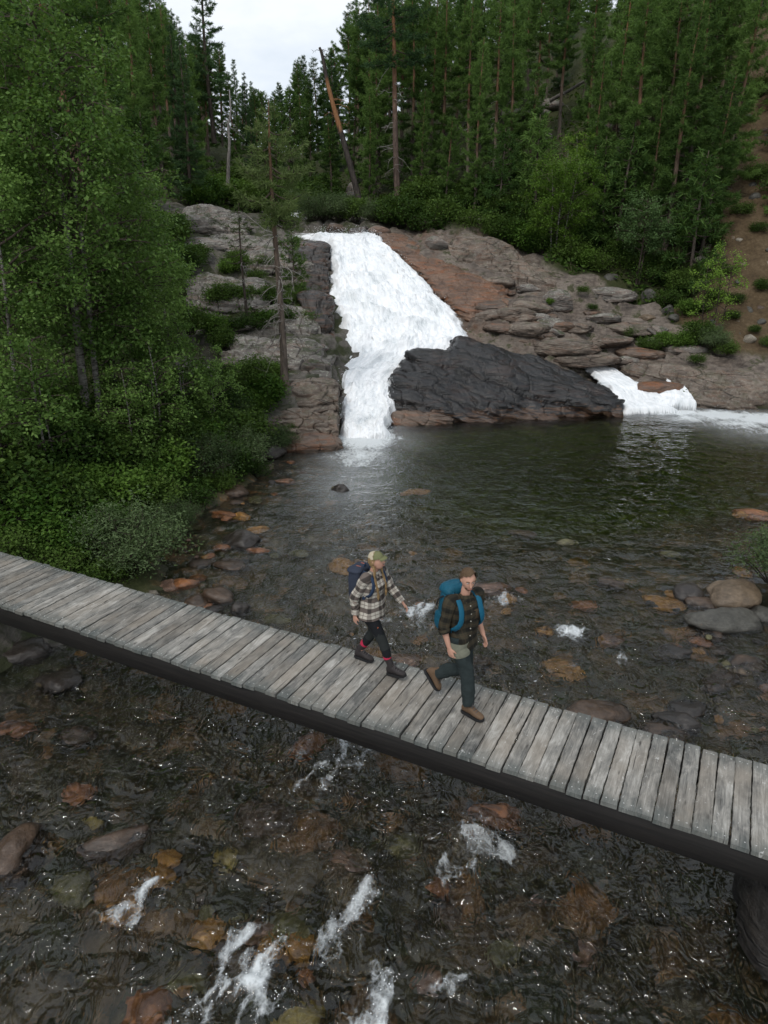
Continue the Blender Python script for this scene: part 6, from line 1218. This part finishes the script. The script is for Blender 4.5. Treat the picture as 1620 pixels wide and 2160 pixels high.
boot(man, J['anR'], J['toeR'], J['knR']-J['anR'], 1.0, 'boot_brown'); boot(man, J['anL'], J['toeL'], J['knL']-J['anL'], 1.0, 'boot_brown')
# teal pack
def pack(name, label, mat, J, root_loc, f, l, prof, off, zc, cat='backpack'):
    pk = empty(name, root_loc, BA); tag(pk, label, cat); return pk
tp = pack('backpack', 'bright teal hiking backpack with a top lid on the man', 'pack_teal', J, mo, f, l, None, 0, 0)
def loaf(m, base, rings, f, l, n=30, sides=28, seed=0, amp=.008, ex=.62):
    c = catmull([base+f*r[0]+A3(0, 0, r[1]) for r in rings], n); a = catmull([[r[2], r[3], 0] for r in rings], n); t = np.arange(sides)/sides*2*math.pi
    cs, sn = np.sign(np.cos(t))*np.abs(np.cos(t))**ex, np.sign(np.sin(t))*np.abs(np.sin(t))**ex
    V = c[:, None]+f*(a[:, 0, None]*cs)[..., None]+l*(a[:, 1, None]*sn)[..., None]; V = wrinkle(V.reshape(-1, 3), amp, seed, 9)
    i = np.arange(n-1)[:, None]*sides; j = np.arange(sides)[None]; q = (j+1) % sides; m.add(V, np.stack([i+j, i+q, i+sides+q, i+sides+j], -1).reshape(-1, 4))
    for e, fl in ((0, 1), (n-1, 0)):
        VV = np.vstack([V[e*sides:(e+1)*sides], V[e*sides:(e+1)*sides].mean(0)]); jj = np.arange(sides); kk = (jj+1) % sides
        m.add(VV, np.stack([kk, jj, np.full(sides, sides)], 1) if fl else np.stack([jj, kk, np.full(sides, sides)], 1))
bk = A3(.02, 0, 0)-f*.115
m = MB(); loaf(m, bk, [(-.10, .93, .05, .08), (-.11, .95, .10, .135), (-.105, 1.05, .108, .148), (-.105, 1.2, .112, .152), (-.10, 1.34, .108, .15), (-.09, 1.42, .10, .14), (-.10, 1.44, .06, .09)], f, l, seed=60, amp=.012); pb = m.build('pack_body', M['pack_teal'], tp)
m = MB(); loaf(m, bk, [(-.11, 1.425, .08, .10), (-.10, 1.435, .118, .152), (-.10, 1.475, .116, .150), (-.095, 1.51, .095, .125), (-.09, 1.53, .05, .08)], f, l, seed=61, n=18, amp=.012); m.build('lid', M['pack_teal'], tp)
m = MB(); loaf(m, bk-l*.155, [(-.11, .97, .03, .02), (-.11, .99, .08, .035), (-.115, 1.08, .09, .042), (-.11, 1.17, .085, .03), (-.11, 1.18, .05, .02)], f, l, seed=62, n=14); m.build('side_pocket', M['pack_teal'], tp)
m = MB(); loaf(m, bk, [(-.195, 1.0, .02, .08), (-.212, 1.03, .032, .11), (-.216, 1.15, .032, .112), (-.205, 1.28, .022, .10), (-.19, 1.29, .01, .07)], f, l, seed=63, n=14); m.build('front_pocket', M['pack_teal'], tp)
m = MB()
for s in (-1, 1): tube(m, catmull([bk-f*.02+l*s*.10+A3(0, 0, 1.43), bk-f*.12+l*s*.172+A3(0, 0, 1.36), bk-f*.20+l*s*.16+A3(0, 0, 1.22)], 8), np.array([[.003, .010]]*8), 6, ref=l)
m.build('compression_webbing', M['webbing'], tp)
for s in (-1, 1):
    strap('shoulder_strap', 'strap_teal', [bk-f*.01+l*s*.085+A3(0, 0, 1.40), A3(.02, 0, 1.50)-f*.05+l*s*.105+A3(0, 0, -.025), A3(.02, 0, 1.44)+f*.07+l*s*.125+A3(0, 0, .01), A3(.02, 0, 1.33)+f*.138+l*s*.128, A3(.02, 0, 1.20)+f*.145+l*s*.150, A3(.02, 0, 1.10)+f*.06+l*s*.195, bk+l*s*.15+A3(0, 0, 1.03)], .034, .010, tp, unit(f+A3(0, 0, .5)))

# --- the woman
wo_ = place_on_deck(783, 1405)
J = dict(k=.94, tw=-8, pelvis=A3(0, 0, .86), waist=A3(.015, 0, 1.02), chest=A3(.03, 0, 1.16), shc=A3(.035, 0, 1.305), neck=A3(.05, 0, 1.365), head=A3(.085, -.005, 1.505))
f, l = yaw(-8)
J.update(shR=J['shc']-l*.165, shL=J['shc']+l*.165); J.update(elR=J['shR']+A3(-.115, -.05, -.245), elL=J['shL']+A3(.11, .05, -.235)); J.update(wrR=J['elR']+A3(.0, -.005, -.235), wrL=J['elL']+A3(.165, -.01, -.165))
J.update(hpR=A3(.01, -.085, .84), hpL=A3(-.01, .085, .84), knR=A3(.20, -.085, .475), anR=A3(.335, -.085, .125), knL=A3(-.02, .085, .465), anL=A3(-.20, .085, .115), toeR=unit(A3(.95, -.12, .17)), toeL=unit(A3(1, -.05, -.01)))
J['hR'] = rotz(math.radians(0))@roty(math.radians(-10))
wom = hiker('person', 'smiling woman with blonde braids, olive cap and cream plaid shirt, striding behind the man', wo_, J, 'f')
body, hd = skin_body(wom, J, 'f', 'skin')
def hair_w(mm, T):
    V, Fa = icos(4); x, y, z = V.T; v = np.column_stack([x*.108, y*.084, z*.124])+A3(-.006, 0, .0); v += unit(v)*(fbm(V*np.array([3, 8, 3]), 3, 8)*.005)[:, None]
    cut = np.where(x > .3, z > .35, np.where(x > 0, z > -.2+.9*x, z > -.75)); mm.add(np.stack([T(*p) for p in v]), Fa[cut[Fa].all(1)])
hr = hd('hair', 'hair_w', hair_w, wom)
for s in (-1, 1):
    m = MB(); p0 = np.array([-.01, s*.078, -.05])@J['hR'].T*.94+J['head']
    pts = catmull([p0, p0+A3(.02, s*.012, -.07), J['shc']+f*.085+l*s*.085+A3(0, 0, .0), J['shc']+f*.125+l*s*.085+A3(0, 0, -.12), J['shc']+f*.135+l*s*.08+A3(0, 0, -.20)], 40)
    for ph in (0, math.pi):
        a = np.linspace(0, 13, 40)+ph; tube(m, pts+np.column_stack([np.cos(a)*.004, np.sin(a)*.011, 0*a]), np.linspace(.0125, .009, 40), 8)
    br_ = m.build('braid', M['hair_w'], hr)
    m = MB(); e = pts[-1]; tube(m, np.stack([e, e+A3(.0, 0, -.03), e+A3(.0, 0, -.075)]), [.014, .018, .006], 8); m.build('braid_end', M['hair_w'], br_)
cp_ = empty('cap'); cp_.parent = wom
def cap_part(test):
    def g(mm, T):
        V, Fa = icos(4); x, y, z = V.T; v = np.column_stack([x*.114, y*.092, z*.132])+A3(-.002, 0, .008); v[:, 2] = np.where(z > .75, v[:, 2]-.012*sstep(.75, 1, z), v[:, 2])
        cut = (z > .24-.10*x)&test(x); mm.add(np.stack([T(*p) for p in v]), Fa[cut[Fa].all(1)])
    return g
hd('cap_front', 'cap_green', cap_part(lambda x: x > .02), cp_); hd('cap_back', 'cap_mesh', cap_part(lambda x: x < .10), cp_)
def visor(mm, T):
    n = 17; a = np.linspace(-1.15, 1.15, n); V = []
    for t, z in ((0, .030), (.35, .034), (.7, .028), (1, .016)):
        for q in a: V.append(T(.066+(.034+.062*t)*math.cos(q), .084*math.sin(q)*(1-.06*t), z+.022-.024*(math.sin(q)**2)*t))
    V = np.array(V); i = np.arange(3)[:, None]*n+np.arange(n-1)[None]; F_ = np.stack([i, i+1, i+n+1, i+n], -1).reshape(-1, 4); up = J['hR']@A3(0, 0, .004)
    mm.add(np.vstack([V, V-up]), np.vstack([F_, F_[:, ::-1]+len(V)]))
hd('visor', 'cap_green', visor, cp_)
m = MB()
jacket(m, [(J['neck']+A3(0, 0, -.006), .057, .060, l), (J['neck']+A3(-.004, 0, -.032), .068, .078, l), (J['shc']+A3(0, 0, .012), .078, .125, l), (J['shc']+A3(0, 0, -.04), .10, .168, l), (J['chest']+A3(.01, 0, .02), .125, .178, l), (J['waist']+A3(0, 0, .03), .128, .168, l), (J['waist']+A3(0, 0, -.06), .14, .18, l), (J['pelvis']+A3(.005, 0, 0), .158, .198, l), (J['pelvis']+A3(.005, 0, -.10), .165, .205, l)], 4)
for s, q in (('R', -1), ('L', 1)):
    sh, el, wr = J['sh'+s], J['el'+s], J['wr'+s]
    sleeve(m, [J['shc']+(sh-J['shc'])*.55, sh, sh*.55+el*.45, el, el*.45+wr*.55, el*.04+wr*.96], [.068, .072, .063, .056, .053, .047], 24+q)
shw = m.build('shirt', M['shirt_w'], wom)
m = MB(); c0 = J['neck']+A3(0, 0, -.01)
for s in (-1, 1): tube(m, catmull([c0-f*.05, c0+l*s*.058+A3(0, 0, .008), c0+f*.045+l*s*.04+A3(0, 0, -.01), c0+f*.08+l*s*.03+A3(0, 0, -.055)], 10), np.array([[.006, .02]]*10), 8, ref=A3(0, 0, 1))
m.build('collar', M['shirt_w'], shw)
m = MB()
for s, sg in (('R', -1), ('L', 1)):
    hp, kn, an = J['hp'+s], J['kn'+s], J['an'+s]
    sleeve(m, [hp+A3(0, -sg*.02, .06), hp+A3(0, 0, -.02), hp*.5+kn*.5, kn, kn*.55+an*.45, an+unit(kn-an)*.15], [.108, .104, .080, .060, .057, .046], 70+sg, 34, .005, 20)
jacket(m, [(J['pelvis']+A3(0, 0, .06), .11, .155, l), (J['pelvis']+A3(-.01, 0, -.04), .135, .18, l), (J['pelvis']+A3(-.01, 0, -.13), .115, .17, l), (J['pelvis']+A3(0, 0, -.17), .07, .11, l)], 46, 14, 24, .004)
ti = m.build('tights', M['tights'], wom)
m = MB()
for s in 'RL':
    hp, kn, an = J['hp'+s], J['kn'+s], J['an'+s]; sleeve(m, [hp*.35+kn*.65, kn, kn*.7+an*.3], [.071, .0635, .062], 75, 12, .003, 20)
m.build('knee_panels', M['tights_panel'], ti)
m = MB(); V, Fa = icos(1); m.add(V*A3(.004, .012, .010)+J['hpR']*.5+J['knR']*.5+unit(A3(.75, -.6, .2))*.084, Fa); m.build('badge', M['orange_trim'], ti)
boot(wom, J['anR'], J['toeR'], J['knR']-J['anR'], .93, 'boot_dark', sock='sock_red', shaft=.15); boot(wom, J['anL'], J['toeL'], J['knL']-J['anL'], .93, 'boot_dark', sock='sock_red', shaft=.15)
np_ = pack('backpack', 'dark navy boxy backpack with orange trim on the woman', 'pack_navy', J, wo_, f, l, None, 0, 0)
bk = A3(.03, 0, 0)-f*.11
m = MB(); loaf(m, bk, [(-.085, .935, .06, .095), (-.085, .95, .088, .13), (-.09, 1.05, .096, .138), (-.09, 1.2, .098, .14), (-.085, 1.31, .095, .136), (-.08, 1.345, .085, .12), (-.08, 1.355, .05, .08)], f, l, seed=80, ex=.45); m.build('pack_body', M['pack_navy'], np_)
m = MB(); loaf(m, bk, [(-.085, 1.32, .09, .12), (-.095, 1.325, .108, .145), (-.09, 1.355, .102, .14), (-.075, 1.38, .065, .10), (-.07, 1.39, .035, .07)], f, l, seed=81, n=16, ex=.5); m.build('flap', M['pack_navy'], np_)
m = MB()
for s in (-.05, .05): tube(m, catmull([bk-f*.03+l*s+A3(0, 0, 1.386), bk-f*.11+l*s+A3(0, 0, 1.380), bk-f*.196+l*s+A3(0, 0, 1.328)], 8), np.array([[.003, .009]]*8), 6, ref=l)
m.build('orange_piping', M['orange_trim'], np_)
m = MB(); tube(m, catmull([bk-f*.02+A3(0, 0, 1.36)-l*.02, bk-f*.0+A3(0, 0, 1.43), bk-f*.02+A3(0, 0, 1.36)+l*.02], 9), [.008]*9, 6); m.build('grab_loop', M['strap_navy'], np_)
for s in (-1, 1):
    strap('shoulder_strap', 'strap_navy', [bk-f*.01+l*s*.075+A3(0, 0, 1.29), J['shc']-f*.055+l*s*.095+A3(0, 0, .055), J['shc']+f*.05+l*s*.112+A3(0, 0, .045), J['shc']+f*.10+l*s*.128+A3(0, 0, -.08), J['shc']+f*.075+l*s*.168+A3(0, 0, -.19), J['shc']-f*.03+l*s*.172+A3(0, 0, -.25), bk+l*s*.13+A3(0, 0, 1.0)], .030, .010, np_, unit(f+A3(0, 0, .5)))
# ------------------------------------------------------------------ camera, sky, sun
cam = bpy.data.cameras.new('camera'); cam.sensor_fit = 'VERTICAL'; cam.sensor_height = 36; cam.lens = 36*F/2160; cam.clip_end = 2000; cam.clip_start = .05
co = bpy.data.objects.new('camera', cam); COL.objects.link(co); co.location = (0, 0, CZ); co.rotation_euler = (math.pi/2-TH, 0, 0); scene.camera = co
SE, SR = math.radians(52), math.radians(205)
wd = bpy.data.worlds.new('World'); scene.world = wd; wd.use_nodes = True; nt = wd.node_tree; nt.nodes.clear()
N_ = lambda t, **k: (lambda o: [setattr(o, a, b) for a, b in k.items()] and o or o)(nt.nodes.new(t))
sky = nt.nodes.new('ShaderNodeTexSky'); sky.sky_type = 'NISHITA'; sky.sun_disc = False; sky.sun_elevation = SE; sky.sun_rotation = SR
tc = nt.nodes.new('ShaderNodeTexCoord'); mp = nt.nodes.new('ShaderNodeMapping'); mp.inputs['Scale'].default_value = (1, 1, 2.6); nt.links.new(tc.outputs['Generated'], mp.inputs[0])
no = nt.nodes.new('ShaderNodeTexNoise'); no.inputs['Scale'].default_value = 2.2; no.inputs['Detail'].default_value = 7; no.inputs['Roughness'].default_value = .58; nt.links.new(mp.outputs[0], no.inputs['Vector'])
cr = nt.nodes.new('ShaderNodeValToRGB'); cr.color_ramp.elements[0].position = .32; cr.color_ramp.elements[0].color = (6.1, 7.1, 8.4, 1); cr.color_ramp.elements[1].position = .62; cr.color_ramp.elements[1].color = (10.2, 10.6, 11.0, 1); nt.links.new(no.outputs['Fac'], cr.inputs[0])
sx = nt.nodes.new('ShaderNodeSeparateXYZ'); nt.links.new(tc.outputs['Generated'], sx.inputs[0])
gr = nt.nodes.new('ShaderNodeValToRGB')      # made-up bright ring of sky, added to brighten the stream's sheen; dimmer overhead
for p_, v_ in ((.12, .50), (.26, .62), (.36, 1.0), (.50, .95), (.64, .52), (1.0, .44)):
    e_ = gr.color_ramp.elements[0] if p_ == .12 else gr.color_ramp.elements[1] if p_ == 1.0 else gr.color_ramp.elements.new(p_)
    e_.position = p_; e_.color = (v_, v_, v_, 1)
nt.links.new(sx.outputs[2], gr.inputs[0])
g2_ = nt.nodes.new('ShaderNodeMath'); g2_.operation = 'MULTIPLY'; g2_.inputs[1].default_value = 2.15; nt.links.new(gr.outputs[0], g2_.inputs[0])
mu = nt.nodes.new('ShaderNodeVectorMath'); mu.operation = 'SCALE'; nt.links.new(cr.outputs[0], mu.inputs[0]); nt.links.new(g2_.outputs[0], mu.inputs['Scale'])
mx = nt.nodes.new('ShaderNodeMix'); mx.data_type = 'RGBA'; mx.inputs[0].default_value = .88; nt.links.new(sky.outputs[0], mx.inputs[6]); nt.links.new(mu.outputs[0], mx.inputs[7])
bg = nt.nodes.new('ShaderNodeBackground'); bg.inputs['Strength'].default_value = .10; nt.links.new(mx.outputs[2], bg.inputs[0]); ou = nt.nodes.new('ShaderNodeOutputWorld'); nt.links.new(bg.outputs[0], ou.inputs[0])
sl = bpy.data.lights.new('sun', 'SUN'); sl.energy = 1.5; sl.angle = math.radians(14); sl.color = (1, .96, .9)
so = bpy.data.objects.new('sun', sl); COL.objects.link(so); dv = Vector((math.sin(SR)*math.cos(SE), math.cos(SR)*math.cos(SE), math.sin(SE))); so.rotation_euler = dv.to_track_quat('Z', 'Y').to_euler(); so.location = (0, -20, 40)
vs = scene.view_settings; vs.view_transform = 'Standard'; vs.look = 'None'; vs.gamma = 1; vs.exposure = 0.0; vs.use_curve_mapping = False
cy = scene.cycles; cy.use_denoising = True; cy.max_bounces = 7; cy.diffuse_bounces = 3; cy.glossy_bounces = 3; cy.transmission_bounces = 4; cy.transparent_max_bounces = 10; cy.volume_bounces = 0
cy.use_adaptive_sampling = True; cy.adaptive_threshold = .015; cy.sample_clamp_indirect = 6; cy.caustics_reflective = False; cy.caustics_refractive = True; cy.blur_glossy = 0
scene.render.use_persistent_data = False
